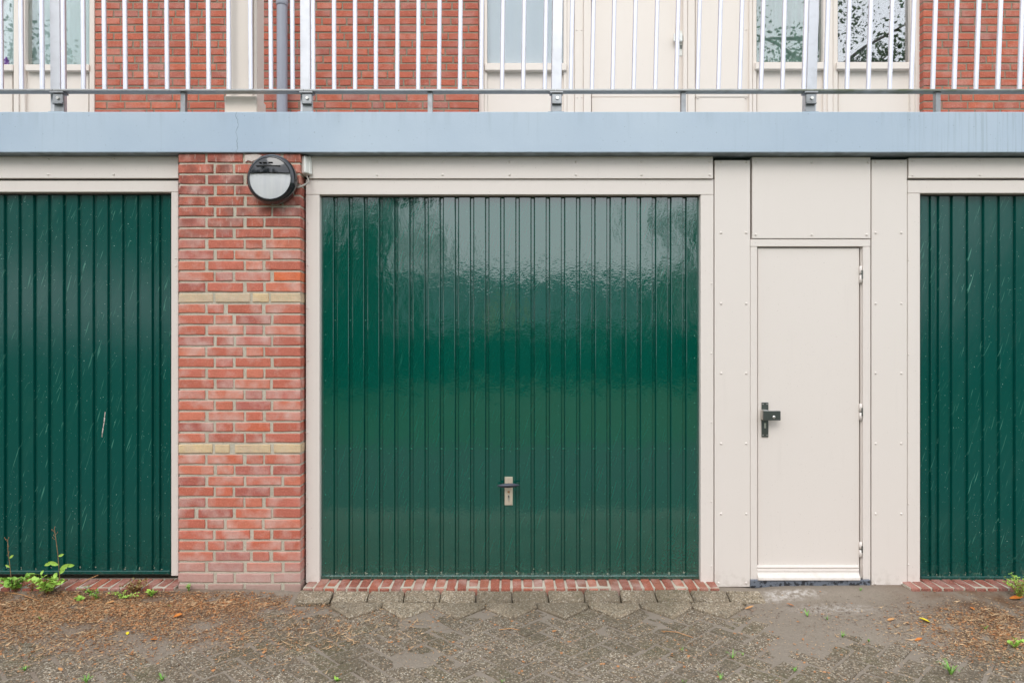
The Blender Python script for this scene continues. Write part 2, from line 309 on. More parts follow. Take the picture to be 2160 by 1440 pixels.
# ------------------------------------------------------------------ mesh helpers
class MB:
    def __init__(s): s.v = []; s.f = []; s.mi = []
    def add(s, vs, fs, mi=0):
        o = len(s.v); s.v += [tuple(v) for v in vs]; s.f += [tuple(i+o for i in f) for f in fs]; s.mi += [mi]*len(fs); return s
    def box(s, x0, x1, y0, y1, z0, z1, c=0.0, mi=0):
        """box with a chamfer c on all edges"""
        if x0 > x1: x0, x1 = x1, x0
        if z0 > z1: z0, z1 = z1, z0
        if c <= 0:
            return s.add([(x0,y0,z0),(x1,y0,z0),(x1,y1,z0),(x0,y1,z0),(x0,y0,z1),(x1,y0,z1),(x1,y1,z1),(x0,y1,z1)],
                         [(0,3,2,1),(4,5,6,7),(0,1,5,4),(1,2,6,5),(2,3,7,6),(3,0,4,7)], mi)
        bm = bmesh.new(); bmesh.ops.create_cube(bm, size=1)
        for v in bm.verts: v.co = Vector(((x0+x1)/2+v.co.x*(x1-x0), (y0+y1)/2+v.co.y*(y1-y0), (z0+z1)/2+v.co.z*(z1-z0)))
        bmesh.ops.bevel(bm, geom=bm.edges[:], offset=min(c, abs(x1-x0)*.4, abs(y1-y0)*.4, abs(z1-z0)*.4), segments=1, affect='EDGES')
        bm.verts.index_update()
        s.add([v.co[:] for v in bm.verts], [[v.index for v in f.verts] for f in bm.faces], mi); bm.free(); return s
    def tube(s, pts, rads, n=8, mi=0, caps=True):
        pts = [Vector(p) for p in pts]
        if isinstance(rads, (int, float)): rads = [rads]*len(pts)
        vs = []; fs = []; prev = None
        for i, p in enumerate(pts):
            d = (pts[min(i+1, len(pts)-1)]-pts[max(i-1, 0)]).normalized()
            a = prev if prev is not None else (Vector((1,0,0)) if abs(d.x) < .9 else Vector((0,1,0)))
            a = (a-d*a.dot(d)).normalized(); b = d.cross(a); prev = a
            for k in range(n):
                th = 2*math.pi*k/n; vs.append(p+(a*math.cos(th)+b*math.sin(th))*rads[i])
        for i in range(len(pts)-1):
            for k in range(n):
                k2 = (k+1) % n; fs.append((i*n+k, i*n+k2, (i+1)*n+k2, (i+1)*n+k))
        if caps: fs.append(tuple(range(n))[::-1]); fs.append(tuple((len(pts)-1)*n+k for k in range(n)))
        return s.add(vs, fs, mi)
    def dome(s, x, y, z, r, h=None, mi=0, n=8):
        """low rounded head facing -y"""
        h = h or r*.6; vs = []; fs = []
        for rr, hh in ((1, 0), (.82, .55), (.45, .92)):
            for k in range(n): th = 2*math.pi*k/n; vs.append((x+r*rr*math.cos(th), y-h*hh, z+r*rr*math.sin(th)))
        vs.append((x, y-h, z))
        for i in range(2):
            for k in range(n): k2 = (k+1) % n; fs.append((i*n+k, i*n+k2, (i+1)*n+k2, (i+1)*n+k))
        for k in range(n): fs.append((2*n+k, 2*n+(k+1) % n, 3*n))
        return s.add(vs, fs, mi)
    def mesh(s, name, mats, smooth=False):
        me = bpy.data.meshes.new(name); me.from_pydata(s.v, [], s.f)
        for m in (mats if isinstance(mats, (list, tuple)) else [mats]): me.materials.append(M[m])
        if any(s.mi): me.polygons.foreach_set('material_index', s.mi)
        if smooth: me.polygons.foreach_set('use_smooth', [True]*len(me.polygons))
        bm = bmesh.new(); bm.from_mesh(me); bmesh.ops.recalc_face_normals(bm, faces=bm.faces); bm.to_mesh(me); bm.free()
        me.update(); return me
    def build(s, name, mats, parent=None, smooth=False, loc=None):
        return link(name, s.mesh(name, mats, smooth), parent, loc)
def link(name, me, parent=None, loc=None, rot=None):
    o = bpy.data.objects.new(name, me); C.objects.link(o)
    if parent is not None:
        o.parent = parent
        if parent.type == 'EMPTY': o.matrix_parent_inverse = Matrix.Translation(-ORG.get(parent.name, Vector((0, 0, 0))))
    if loc is not None: o.location = loc
    if rot is not None: o.rotation_euler = rot
    return o
ORG = {}
def tag(o, label=None, cat=None, group=None, kind=None):
    for k, v in (('label', label), ('category', cat), ('group', group), ('kind', kind)):
        if v: o[k] = v
    return o
def thing(name, label, cat, loc=(0, 0, 0), group=None):
    """Empty at the thing's base; its parts are built in world coordinates and keep their place"""
    o = bpy.data.objects.new(name, None); C.objects.link(o); o.location = loc; o.empty_display_size = .1
    ORG[o.name] = Vector(loc); return tag(o, label, cat, group)
def pxbox(mb, px0, py0, px1, py1, y, depth, c=.002, mi=0):
    return mb.box(PX(px0, y), PX(px1, y), y, y+depth, PZ(py1, y), PZ(py0, y), c, mi)
def heads(pts, y, r=.0078):
    mb = MB()
    for px, py in pts: mb.dome(PX(px, y), y, PZ(py, y), r, r*.75)
    return mb

# ------------------------------------------------------------------ brick meshes
def brick_mesh(w, h, d, mat, jit=.0012, name='brick'):
    """brick with a slightly worn outline; origin at the middle of its front face, front towards -y"""
    out = []
    for (u, v) in ((0,0),(.33,0),(.68,0),(1,0),(1,.5),(1,1),(.66,1),(.3,1),(0,1),(0,.5)):
        out.append(((u-.5)*w+R.uniform(-jit, jit), (v-.5)*h+R.uniform(-jit, jit)))
    n = len(out); vs = []; fs = []; c = .0035
    for (x, z) in out: vs.append((x, d, z))
    for (x, z) in out: vs.append((x, c*.8, z))
    for (x, z) in out:
        vs.append((x-math.copysign(min(c, abs(x)*.5), x) if abs(x) > w*.3 else x, R.uniform(-.0006, .0006), z-math.copysign(c, z) if abs(z) > h*.3 else z))
    for i in range(2):
        for k in range(n): k2 = (k+1) % n; fs.append((i*n+k, i*n+k2, (i+1)*n+k2, (i+1)*n+k))
    fs.append(tuple(2*n+k for k in range(n)))
    return MB().add(vs, fs).mesh(name, mat)
_bc = {}
def brick(parent, x0, x1, zc, h, y, depth, mat, rot=0, jy=.0012):
    w = x1-x0; key = (round(w*200), round(h*1000), mat, round(depth*100), R.randrange(5))
    if key not in _bc: _bc[key] = brick_mesh(round(w*200)/200, h, depth, mat)
    o = link('brick', _bc[key], parent, ((x0+x1)/2+R.uniform(-.0008, .0008), y+R.uniform(-jy, jy), zc+R.uniform(-.0008, .0008)), (0, math.radians(R.uniform(-.35, .35)), math.radians(R.uniform(-.25, .25))))
    o.scale = (w/(round(w*200)/200), 1, 1)
    return o

# ================================================================== SETTING
# heights of the ground
def vnoise(X, Y, sc, seed):
    rs = np.random.RandomState(seed); G = rs.rand(256, 256)
    x = X*sc+1000; y = Y*sc+1000; xi = np.floor(x).astype(int); yi = np.floor(y).astype(int); fx = x-xi; fy = y-yi
    fx = fx*fx*(3-2*fx); fy = fy*fy*(3-2*fy); g = lambda a, b: G[a % 256, b % 256]
    return (g(xi,yi)*(1-fx)+g(xi+1,yi)*fx)*(1-fy)+(g(xi,yi+1)*(1-fx)+g(xi+1,yi+1)*fx)*fy
def fbm(X, Y, sc, seed, o=4):
    r = 0; a = 1; t_ = 0
    for i in range(o): r = r+a*vnoise(X, Y, sc*2**i, seed+i); t_ += a; a *= .5
    return r/t_
def sst(a, b, x): t_ = np.clip((x-a)/(b-a), 0, 1); return t_*t_*(3-2*t_)
PTOP = -.032                                    # top of the herringbone pavers
XL, XR = PX(622, -.2), PX(1578, -.2)
def dirt_h(X, Y):
    X = np.asarray(X, float); Y = np.asarray(Y, float)
    n = fbm(X, Y, 5, 3); n2 = fbm(X, Y, 30, 9, 3)
    h = PTOP-.0042+.0022*(n-.5)*2+.0010*(n2-.5)*2+.005*sst(.63, .76, fbm(X, Y, 2.2, 31, 3))
    left = sst(XL+.05, XL-.35, X)*sst(-.95, -.25, Y+.25*(n-.5)); right = sst(XR-.02, XR+.30, X)*sst(-.85, -.30, Y+.2*(n-.5))
    h = h+.022*left+.020*right
    near = sst(-.46, -.30, Y+.05*(n2-.5))*(1-left)*(1-right)*sst(XL-.1, XL+.1, X)*sst(XR+.05, XR-.1, X)
    h = h+.0040*near*(1.15-n*.55)               # sand in the notches of the zigzag edge
    under = (X > XL+.02)*(X < XR-.02)*(Y > -.25)*(Y < -.128)
    h = np.where(under, -.055, h)
    h = h+.024*sst(-.24, -.09, Y)*(1-under)*(.6+.8*n)
    return h
nx, ny = 820, 200
gx = np.linspace(-3.9, 3.9, nx); gy = np.linspace(-1.9, -.02, ny)
GX, GY = np.meshgrid(gx, gy); GH = dirt_h(GX, GY)
me = bpy.data.meshes.new('dirt'); V = np.stack([GX, GY, GH], -1).reshape(-1, 3)
idx = np.arange(nx*ny).reshape(ny, nx); q = np.stack([idx[:-1, :-1], idx[:-1, 1:], idx[1:, 1:], idx[1:, :-1]], -1).reshape(-1, 4)
me.vertices.add(len(V)); me.vertices.foreach_set('co', V.ravel()); me.loops.add(q.size); me.loops.foreach_set('vertex_index', q.ravel())
me.polygons.add(len(q)); me.polygons.foreach_set('loop_start', np.arange(0, q.size, 4)); me.polygons.foreach_set('loop_total', np.full(len(q), 4))
me.polygons.foreach_set('use_smooth', np.ones(len(q), bool)); me.materials.append(M['dirt']); me.update(); me.validate()
tag(link('dirt', me), kind='stuff', label='sandy dirt washed over and between the concrete pavers', cat='dirt')
mb = MB(); mb.add([(-60,-60,-.06),(60,-60,-.06),(60,12,-.06),(-60,12,-.06)], [(0,1,2,3)])
tag(mb.build('ground', 'yard'), kind='structure')
mb = MB(); mb.add([(-60,-7,-.03),(60,-7,-.03),(60,-1.88,-.03),(-60,-1.88,-.03)], [(0,1,2,3)])
tag(mb.build('road', 'yard'), kind='structure')
mb = MB(); mb.add([(-60,-60,-.02),(60,-60,-.02),(60,-5.6,-.02),(-60,-5.6,-.02)], [(0,1,2,3)])
tag(mb.build('lawn', 'lawn'), kind='structure')

# pavement: slab row, bishop-hat row, herringbone
pave = bpy.data.objects.new('pavement', None); C.objects.link(pave); tag(pave, kind='structure')
def paver_mesh(outline, h, mat, c=.004, name='paver', bumps=.0012):
    n = len(outline); cx = sum(p[0] for p in outline)/n; cy = sum(p[1] for p in outline)/n; vs = []
    vs += [(x, y, -h) for x, y in outline]; vs += [(x, y, -c) for x, y in outline]
    for x, y in outline:
        dx, dy = cx-x, cy-y; L = math.hypot(dx, dy); vs.append((x+dx/L*c*1.3, y+dy/L*c*1.3, R.uniform(-bumps, bumps)))
    fs = []
    for i in range(2):
        for k in range(n): k2 = (k+1) % n; fs.append((i*n+k, i*n+k2, (i+1)*n+k2, (i+1)*n+k))
    fs.append(tuple(2*n+k for k in range(n))); return MB().add(vs, fs).mesh(name, mat)
def jrect(w, d, j=.002):
    pts = []
    for (u, v) in ((-.5,-.5),(-.17,-.5),(.17,-.5),(.5,-.5),(.5,0),(.5,.5),(.17,.5),(-.17,.5),(-.5,.5),(-.5,0)):
        pts.append((u*w+R.uniform(-j, j), v*d+R.uniform(-j, j)))
    return pts
slabs = [paver_mesh(jrect(.196, .104, .0035), .05, 'paver_light', .009, 'slab') for _ in range(4)]
x = XL; k = 0
while x < XR-.1:
    o = link('slab', slabs[k % 4], pave, (x+.1, -.172+R.uniform(-.003, .003), -.004+R.uniform(-.003, .003)), (math.radians(17+R.uniform(-2, 2)), math.radians(R.uniform(-.6, .6)), math.radians(R.uniform(-.8, .8))))
    x += .2035; k += 1
PK = PX(1133, -.295)
hat_pts = [(-.140, .052), (-.05, .053), (.05, .051), (.140, .052), (.139, .0), (.07, -.069), (.003, -.137), (-.003, -.137), (-.07, -.069), (-.139, .0)]
hats = []
for _ in range(4): hats.append(paver_mesh([(a+R.uniform(-.002, .002), b+R.uniform(-.002, .002)) for a, b in hat_pts], .05, 'paver_light', .009, 'paver'))
for k in range(-4, 4):
    x = PK+.2835*(k+.5)
    link('paver', hats[k % 4], pave, (x, -.302, PTOP+.019+R.uniform(-.003, .003)), (math.radians(2.0+R.uniform(-.8, .8)), math.radians(R.uniform(-1.2, 1.2)), math.radians(R.uniform(-.7, .7))))
W_ = .1; s2 = math.sqrt(2); hp = [paver_mesh(jrect(.1885, .0885, .003), .05, 'paver', .0055) for _ in range(6)]
cand = []
for n in range(0, 9):
    for k in range(-16, 17):
        for typ in (0, 1):
            if typ == 0: cx, cy = 2*k+n+1, -2*k+n+.5
            else: cx, cy = -1+2*k+n+.5, -2*k+n+1
            wx = PK+.0707+(cx-cy)*W_/s2; wy = -.295-.0707-(cx+cy)*W_/s2
            if abs(wx) > 3.4: continue
            cand.append((-wy+max(0, abs(wx)-(wy+CD)*.78)*3, wx, wy, typ))
cand.sort(); rest = MB()
for i, (_, wx, wy, typ) in enumerate(cand):
    z = PTOP+R.uniform(-.003, .0035); rot = (math.radians(R.uniform(-1.5, 1.5)), math.radians(R.uniform(-1.3, 1.3)), math.radians((-45 if typ == 0 else 45)+R.uniform(-.8, .8)))
    if i < 270: link('paver', hp[R.randrange(6)], pave, (wx, wy, z), rot)
    else:
        Mx = Matrix.Translation((wx, wy, z)) @ Matrix.Rotation(rot[2], 4, 'Z'); m = hp[i % 6]
        rest.add([Mx @ v.co for v in m.vertices], [tuple(p.vertices) for p in m.polygons])
if rest.v: tag(rest.build('outer_pavers', 'paver', pave), kind='stuff')

# brick sills (rowlock) under the garage doors
def sill(px0, px1, label, mat, y1=-.02, group=None):
    x0, x1 = PX(px0, -.1), PX(px1, -.1)
    s = thing('brick_sill', label, 'door sill', ((x0+x1)/2, -.06, -.04), group)
    MB().box(x0+.004, x1-.004, -.118, .05, -.05, .019, 0).build('mortar_bed', 'mortar', s)
    n = int(round((x1-x0)/.0625)); p = (x1-x0)/n
    ms = [MB().box(-.0255, .0255, -.068, .072, -.045, 0, .003).mesh('brick', mat) for _ in range(1)]
    for i in range(n):
        o = link('brick', ms[0], s, (x0+p*(i+.5)+R.uniform(-.002, .002), -.06+R.uniform(-.003, .003), .0225+R.uniform(-.0015, .0015)), (math.radians(3.5+R.uniform(-.6, .6)), math.radians(R.uniform(-1, 1)), math.radians(R.uniform(-1.2, 1.2))))
        o.scale = (R.uniform(.97, 1.03), 1, 1)
sill(640, 1517, 'row of red bricks on edge under the middle garage door', 'brick_sill')
sill(-430, 372, 'mossy row of red bricks on edge under the left garage door', 'brick_sill')
sill(1915, 2745, 'dull brown row of bricks on edge under the right garage door', 'brick_sill_dull')

# ------------------------------------------------------------------ brick pier
YP = -.10
pier = thing('brick_pier', 'red brick pier with two yellow courses beside the middle garage door', 'pier', (PX(505, YP), YP, 0))
px0, px1 = PX(376, YP), PX(633.5, YP); PW = px1-px0
ztop = PZ(322, YP); pitch = 22.7*(YP+CD)/F
MB().box(px0+.004, px1-.0035, YP+.0065, .03, -.05, ztop+.02, 0).build('mortar', 'mortar', pier)
A = ((0,.217),(.242,.53),(.555,.69),(.714,1)); B = ((0,.286),(.31,.446),(.47,.755),(.777,1)); D = ((0,.217),(.242,.53),(.555,.84),(.866,1))
Cc = ((0,.217),(.241,.37),(.403,.68),(.714,1)); E = ((0,.13),(.16,.44),(.467,.755),(.78,1)); A2 = ((0,.217),(.238,.37),(.395,.68),(.707,1))
Ff = ((0,.28),(.305,.586),(.615,.748),(.777,1)); G = ((0,.217),(.238,.37),(.395,.53),(.555,.84),(.866,1)); Y1 = ((0,.281),(.303,.587),(.607,.739),(.756,1))
seq = {0:D, 1:B, 2:D, 3:B, 4:D, 13:Y1, 14:Cc, 27:((0,.277),(.302,.42),(.46,.75),(.775,1)), 30:D, 31:B, 32:A, 33:E, 34:A2, 35:Ff, 36:G, 37:Ff, 38:D, 39:B, 40:D}
for k in range(41):
    zc = PZ(333.2+22.7*k, YP); pat = seq.get(k, A if k % 2 == 0 else B)
    for i, (a, b) in enumerate(pat):
        j = R.uniform(-.004, .004) if i else 0
        mat = 'brick_yellow' if k in (13, 27) else ('brick_orange' if (k, i) in ((11, 3), (27, 9)) else 'brick_pier')
        d_ = .125
        xa = px0+a*PW+(j if a > 0 else 0); xb = px0+b*PW+(j if b < 1 else 0)
        o = brick(pier, xa, xb, zc, pitch-.0125, YP, d_, mat)
        if mat == 'brick_yellow': o['label'] = 'pale yellow brick'
t_ = NT('lime_plaster'); M['plaster'] = t_.set(Base_Color=t_.mix(t_.noise(60, 4), lin(214, 206, 198), lin(190, 170, 160)), Roughness=.9, Normal=t_.bump(t_.noise(80, 4), .003))
bmx = MB(); pts = [(516, 327), (540, 325), (553, 328), (541, 336), (531, 341), (523, 338), (517, 342)]
bmx.add([(PX(a, YP-.004), YP-.004, PZ(b, YP-.004)) for a, b in pts]+[(PX(a, YP-.004), YP+.004, PZ(b, YP-.004)) for a, b in pts], [tuple(range(7))]+[(i, (i+1) % 7, 7+(i+1) % 7, 7+i) for i in range(7)])
bmx.build('plaster_patch', 'plaster', pier)

# ------------------------------------------------------------------ balcony slab
YS = -.116
zs0, zs1 = PZ(322, YS), PZ(236, YS)
slab = MB(); slab.box(-4.6, 4.6, YS, 1.62, zs0, zs1, .004)
tag(slab.build('balcony_slab', 'blue'), 'long blue grey painted concrete balcony edge above the garage doors', 'balcony slab')
# wall core behind the doors and between storeys, with a real room void left out
core = MB(); core.box(-4.6, PX(-460, YP), .0, .2, -.05, zs0-.002); core.box(-4.6, 4.6, .16, .2, -.05, zs0-.002)
tag(core.build('garage_wall_core', 'mortar_up'), 'plain masonry behind the garage doors', 'wall', kind='structure')

# ------------------------------------------------------------------ garage doors
def garage_door(name_label, X0, X1, grooves, ytop, ybot, mat, rivrows, label_cat='garage door', hardware=False, YF=.012, cell=32):
    g = thing('garage_door', name_label, label_cat, ((PX(X0, YF)+PX(X1, YF))/2, YF, PZ(ybot, YF)))
    z0, z1 = PZ(ybot, YF), PZ(ytop, YF); dep = .0155
    MB().box(PX(X0, YF), PX(X1, YF), YF+dep, YF+.036, z0, z1, 0).build('skin', mat, g)
    edges = [X0+3]+grooves+[X1-3]
    for i in range(len(edges)-1):
        a = edges[i]+(4.7 if i else 0); b = edges[i+1]-(4.7 if i < len(edges)-2 else 0)
        if b-a < 2: continue
        xa, xb = PX(a, YF), PX(b, YF); s = .0068
        zz0, zz1 = PZ(ybot-9, YF), PZ(ytop+5, YF); vs = []; fs = []; N = 10; ph = R.uniform(0, 6); tx = R.uniform(-.0004, .0004); tz = R.uniform(-.0035, .0035)
        for j in range(N+1):
            z = zz0+(zz1-zz0)*j/N; w = .0003*math.sin(ph+j*.9)+tx; q0 = -tz*(z-(zz0+zz1)/2)*.5
            vs += [(xa-s, YF+dep+.0008, z), (xa-.0008, YF+.0012+w+q0, z), (xa+.0004, YF+w+q0, z), (xb-.0004, YF-w+q0, z), (xb+.0008, YF+.0012-w+q0, z), (xb+s, YF+dep+.0008, z)]
        for j in range(N):
            for q_ in range(5): fs.append((j*6+q_, j*6+q_+1, (j+1)*6+q_+1, (j+1)*6+q_))
        fs.append((0,1,2,3,4,5)); fs.append(tuple(N*6+q_ for q_ in range(6)))
        o = MB().add(vs, fs).build('slat', mat, g)
        for p in o.data.polygons:
            p.use_smooth = False
    bb = MB(); pxbox(bb, X0+2, ybot-8.5, X1-2, ybot-1, YF-.012, .03, .003); bb.build('bottom_rail', mat, g)
    tt = MB(); pxbox(tt, X0+1, ytop, X1-1, ytop+4, YF+.002, .02, .001); tt.build('head_shade', 'fascia', g)  # dark strip painted in for the shade under the frame head
    for (a, b) in ((X0, X0+3.5), (X1-3.5, X1)):
        e = MB(); pxbox(e, a, ytop+4, b, ybot-1, YF-.003, .02, .001); e.build('stile', mat, g)
    rv = MB()
    for gx_ in grooves:
        for ry in rivrows: rv.dome(PX(gx_, YF+dep), YF+dep, PZ(ry, YF+dep), .0042, .003, n=6)
    for ex in (X0+11.5, X1-11.5):
        yy = ytop+55
        while yy < ybot-30: rv.dome(PX(ex, YF), YF+.0002, PZ(yy+R.uniform(-2, 2), YF), .004, .003, n=6); yy += 48
    tag(rv.build('rivets', 'rivet', g, True), kind='stuff')
    gr = MB()
    for gx_ in grooves:
        for q_ in range(5):
            r_ = R.uniform(.002, .0055); gr.dome(PX(gx_+R.uniform(-3.5, 3.5), YF+dep), YF+dep+.0005, PZ(ybot-11-abs(R.gauss(0, 3.5)), YF+dep), r_, r_*.8, n=5)
    tag(gr.build('grime', 'grime', g), kind='stuff')
    return g
GM = [684.5]+[707.5+32.02*k for k in range(24)]+[1465]
gm = garage_door('glossy dark green slatted garage door with a lever handle, between the brick pier and the narrow door', 675, 1476.5, [x for x in GM if 690 < x < 1460], 412, 1222, 'green', (418, 676, 946))
GLf = sorted([340]+[324-31.2*k for k in range(25)])
gl_ = garage_door('scratched green slatted garage door at the left with a white scrape', -442, 360, [x for x in GLf if x > -432], 407, 1212, 'green_old', (414, 670, 938))
GRt = [1960, 1977]+[2005+33.4*k for k in range(23)]
gr_ = garage_door('scratched green slatted garage door at the right edge', 1941, 2750, [x for x in GRt if x < 2744], 409, 1224, 'green_old', (415, 676, 947))
# white scrape on the left door, a thin smear of paint
sc = MB(); pts = [(222, 868), (220.5, 880), (219.5, 890), (217.5, 902), (215.5, 914), (215, 922)]
for i in range(len(pts)-1):
    (a, b), (c_, d_) = pts[i], pts[i+1]; w = (.7, 1.2, .7, 1.0, .5)[i]; yy = .0108
    sc.add([(PX(a-w, yy), yy, PZ(b, yy)), (PX(a+w, yy), yy, PZ(b+1, yy)), (PX(c_+w*.7, yy), yy, PZ(d_, yy)), (PX(c_-w*.6, yy), yy, PZ(d_-1, yy))], [(0,1,2,3)])
sc.build('paint_scrape', 'plaster', gl_)
# handle of the middle door
hp_ = MB(); pxbox(hp_, 1064.5, 1005.5, 1081.5, 1065, .004, .008, .001); hd = hp_.build('handle', 'brass_plate', gm)
def lathe_x(mb, x0, x1, y, z, prof, n=12, sy=1, sz=1):
    pts = [(x0+(x1-x0)*u, y, z) for u, r in prof]; vs = []; fs = []
    for i, (u, r) in enumerate(prof):
        for k in range(n): th = 2*math.pi*k/n; vs.append((pts[i][0], y+r*math.cos(th)*sy, z+r*math.sin(th)*sz+.0012*(u-.5)*4))
    for i in range(len(prof)-1):
        for k in range(n): k2 = (k+1) % n; fs.append((i*n+k, i*n+k2, (i+1)*n+k2, (i+1)*n+k))
    fs += [tuple(range(n)), tuple((len(prof)-1)*n+k for k in range(n))]; return mb.add(vs, fs)
lv = MB(); yl = -.034; lathe_x(lv, PX(1048.5, yl), PX(1096.5, yl), yl, PZ(1023.5, yl), [(0,.0015),(.1,.007),(.25,.011),(.5,.0138),(.75,.011),(.9,.006),(1,.0015)], 14, 1.0, 1.0)
lv.build('lever', 'dark_lever', hd, True)
nk = MB(); nk.tube([(PX(1073, 0), .006, PZ(1023, 0)), (PX(1073, 0), yl, PZ(1023.5, yl))], .009, 12); nk.build('spindle', 'brass_plate', hd, True)
kc = MB(); kc.dome(PX(1073, .003), .0035, PZ(1037, .003), .0075, .003, n=12); kc.build('screw_hole', 'stem_dry', hd, True)
kc = MB(); kc.tube([(PX(1073, .0), .006, PZ(1045.5, .0)), (PX(1073, 0), -.001, PZ(1045.5, 0))], .0072, 14); pxbox(kc, 1071.2, 1046, 1074.8, 1055, -.001, .007, .001); kc.build('lock_cylinder', 'steel_bright', hd)
kc = MB(); pxbox(kc, 1072.4, 1044, 1073.8, 1048, -.0016, .002, 0); kc.build('keyhole', 'black', hd)

# ------------------------------------------------------------------ garage door frames with fascia boards
def frame(label, jl, jr, X0, X1, headtop, headbot, ybot, fasc, screws, jscrews, gapdark=True):
    f = thing('garage_frame', label, 'door frame', ((PX(X0, 0)+PX(X1, 0))/2, 0, 0))
    if jl: m_ = MB(); pxbox(m_, jl[0], headbot, jl[1], ybot, -.03, .085, .0025); m_.build('jamb', 'cream', f)
    if jr: m_ = MB(); pxbox(m_, jr[0], headbot, jr[1], ybot, -.03, .085, .0025); m_.build('jamb', 'cream', f)
    m_ = MB(); pxbox(m_, X0, headtop, X1, headbot-.4, -.0305, .085, .0025); m_.build('head', 'cream', f)
    fx0, fy0, fx1, fy1 = fasc
    m_ = MB(); pxbox(m_, fx0, fy0, fx1, fy1, -.043, .040, .0015); fb = m_.build('fascia_board', 'cream', f)
    tag(heads(screws, -.043).build('screws', 'cream', fb, True), kind='stuff')
    m_ = MB(); pxbox(m_, fx0, fy0-6, fx1, headtop+1, .003, .03, 0); m_.build('backing', 'fascia', f)
    if jscrews: tag(heads(jscrews, -.03, .0055).build('jamb_screws', 'cream', f, True), kind='stuff')
    return f
frame('cream frame and fascia round the middle garage door', (645, 674), (1478, 1505.5), 645, 1505.5, 378.5, 411, 1229, (652, 330, 1504, 376.5),
      [(y_, z_) for y_ in (795, 934, 1075, 1215, 1353) for z_ in (341, 369)]+[(1497, 369), (1497, 341)], [(1501, y_) for y_ in (598, 745, 890, 1057, 1193)]+[(650, y_) for y_ in (470, 560, 650, 760, 912, 1050, 1187)])
frame('cream frame and fascia round the left garage door', (-480, -442), (361, 376), -480, 376, 381, 405.5, 1214, (-480, 330, 376, 376),
      [(y_, z_) for y_ in (-310, -170, -34, 102, 240) for z_ in (336, 368)], [(371, 545), (371, 561)])
frame('cream frame and fascia round the right garage door', (1914.5, 1941), (2750, 2780), 1914.5, 2780, 380, 408, 1228, (1917, 333, 2780, 375.5),
      [(1925, 340), (1925, 370), (2067, 338), (2067, 369), (2208, 338), (2208, 369), (2350, 369)], [(1916.5, y_) for y_ in (549, 748, 911, 1062, 1190)])

# ------------------------------------------------------------------ cladding panels
def panel(label, x0, y0, x1, y1, y, screws, d=.012):
    p = thing('cladding_panel', label, 'cladding panel', ((PX(x0, y)+PX(x1, y))/2, y, PZ(y1, y)))
    m_ = MB(); pxbox(m_, x0, y0, x1, y1, y, d, .0018); m_.build('board', 'cream', p)
    tag(heads(screws, y).build('screws', 'cream', p, True), kind='stuff')
sy = (342, 491, 640, 787, 935, 1083)
panel('tall cream panel with rows of screws left of the narrow door', 1507.5, 338, 1582.5, 1237, -.034, [(1521, y_) for y_ in sy]+[(1574, y_) for y_ in sy]+[(1574, 1229), (1516, 1229)], .044)
panel('tall cream panel with rows of screws right of the narrow door', 1838.5, 337, 1913.5, 1238, -.034, [(1847, y_) for y_ in sy]+[(1901, y_) for y_ in sy]+[(1846, 1230), (1902, 1230)], .044)
panel('square cream panel above the narrow door', 1587, 331, 1836.5, 503, -.040, [(1594, 495), (1712, 495.5), (1828, 495), (1594, 343), (1712, 343), (1831, 343)], .045)
m_ = MB(); pxbox(m_, 1505, 318, 1917, 1240, .012, .03, 0)
tag(m_.build('stud_wall', 'fascia'), 'dark backing seen in the gaps between the cream panels', 'wall', kind='structure')

# ------------------------------------------------------------------ narrow utility door
df = thing('door_frame', 'narrow cream frame with a dark slate threshold', 'door frame', (PX(1710, 0), 0, PZ(1238, 0)))
for a, b in ((1583.2, 1597.5), (1820.5, 1836.3)):
    m_ = MB(); pxbox(m_, a, 520.5, b, 1225, -.036, .06, .002); m_.build('jamb', 'cream', df)
m_ = MB(); pxbox(m_, 1583.2, 504.5, 1836.3, 520, -.0365, .06, .002); m_.build('head', 'cream', df)
m_ = MB(); pxbox(m_, 1583.2, 1222, 1836.3, 1239.5, -.046, .1, .004); m_.build('threshold', 'slate', df)
ud = thing('utility_door', 'plain narrow cream door with a square metal knob', 'door', (PX(1705, 0), 0, PZ(1222, 0)))
m_ = MB(); pxbox(m_, 1598.6, 523, 1812.5, 1221, -.022, .06, .002); m_.build('leaf', 'cream', ud)
m_ = MB(); pxbox(m_, 1815, 521.5, 1820, 1222, -.018, .05, .001); m_.build('hinge_strip', 'cream', ud)
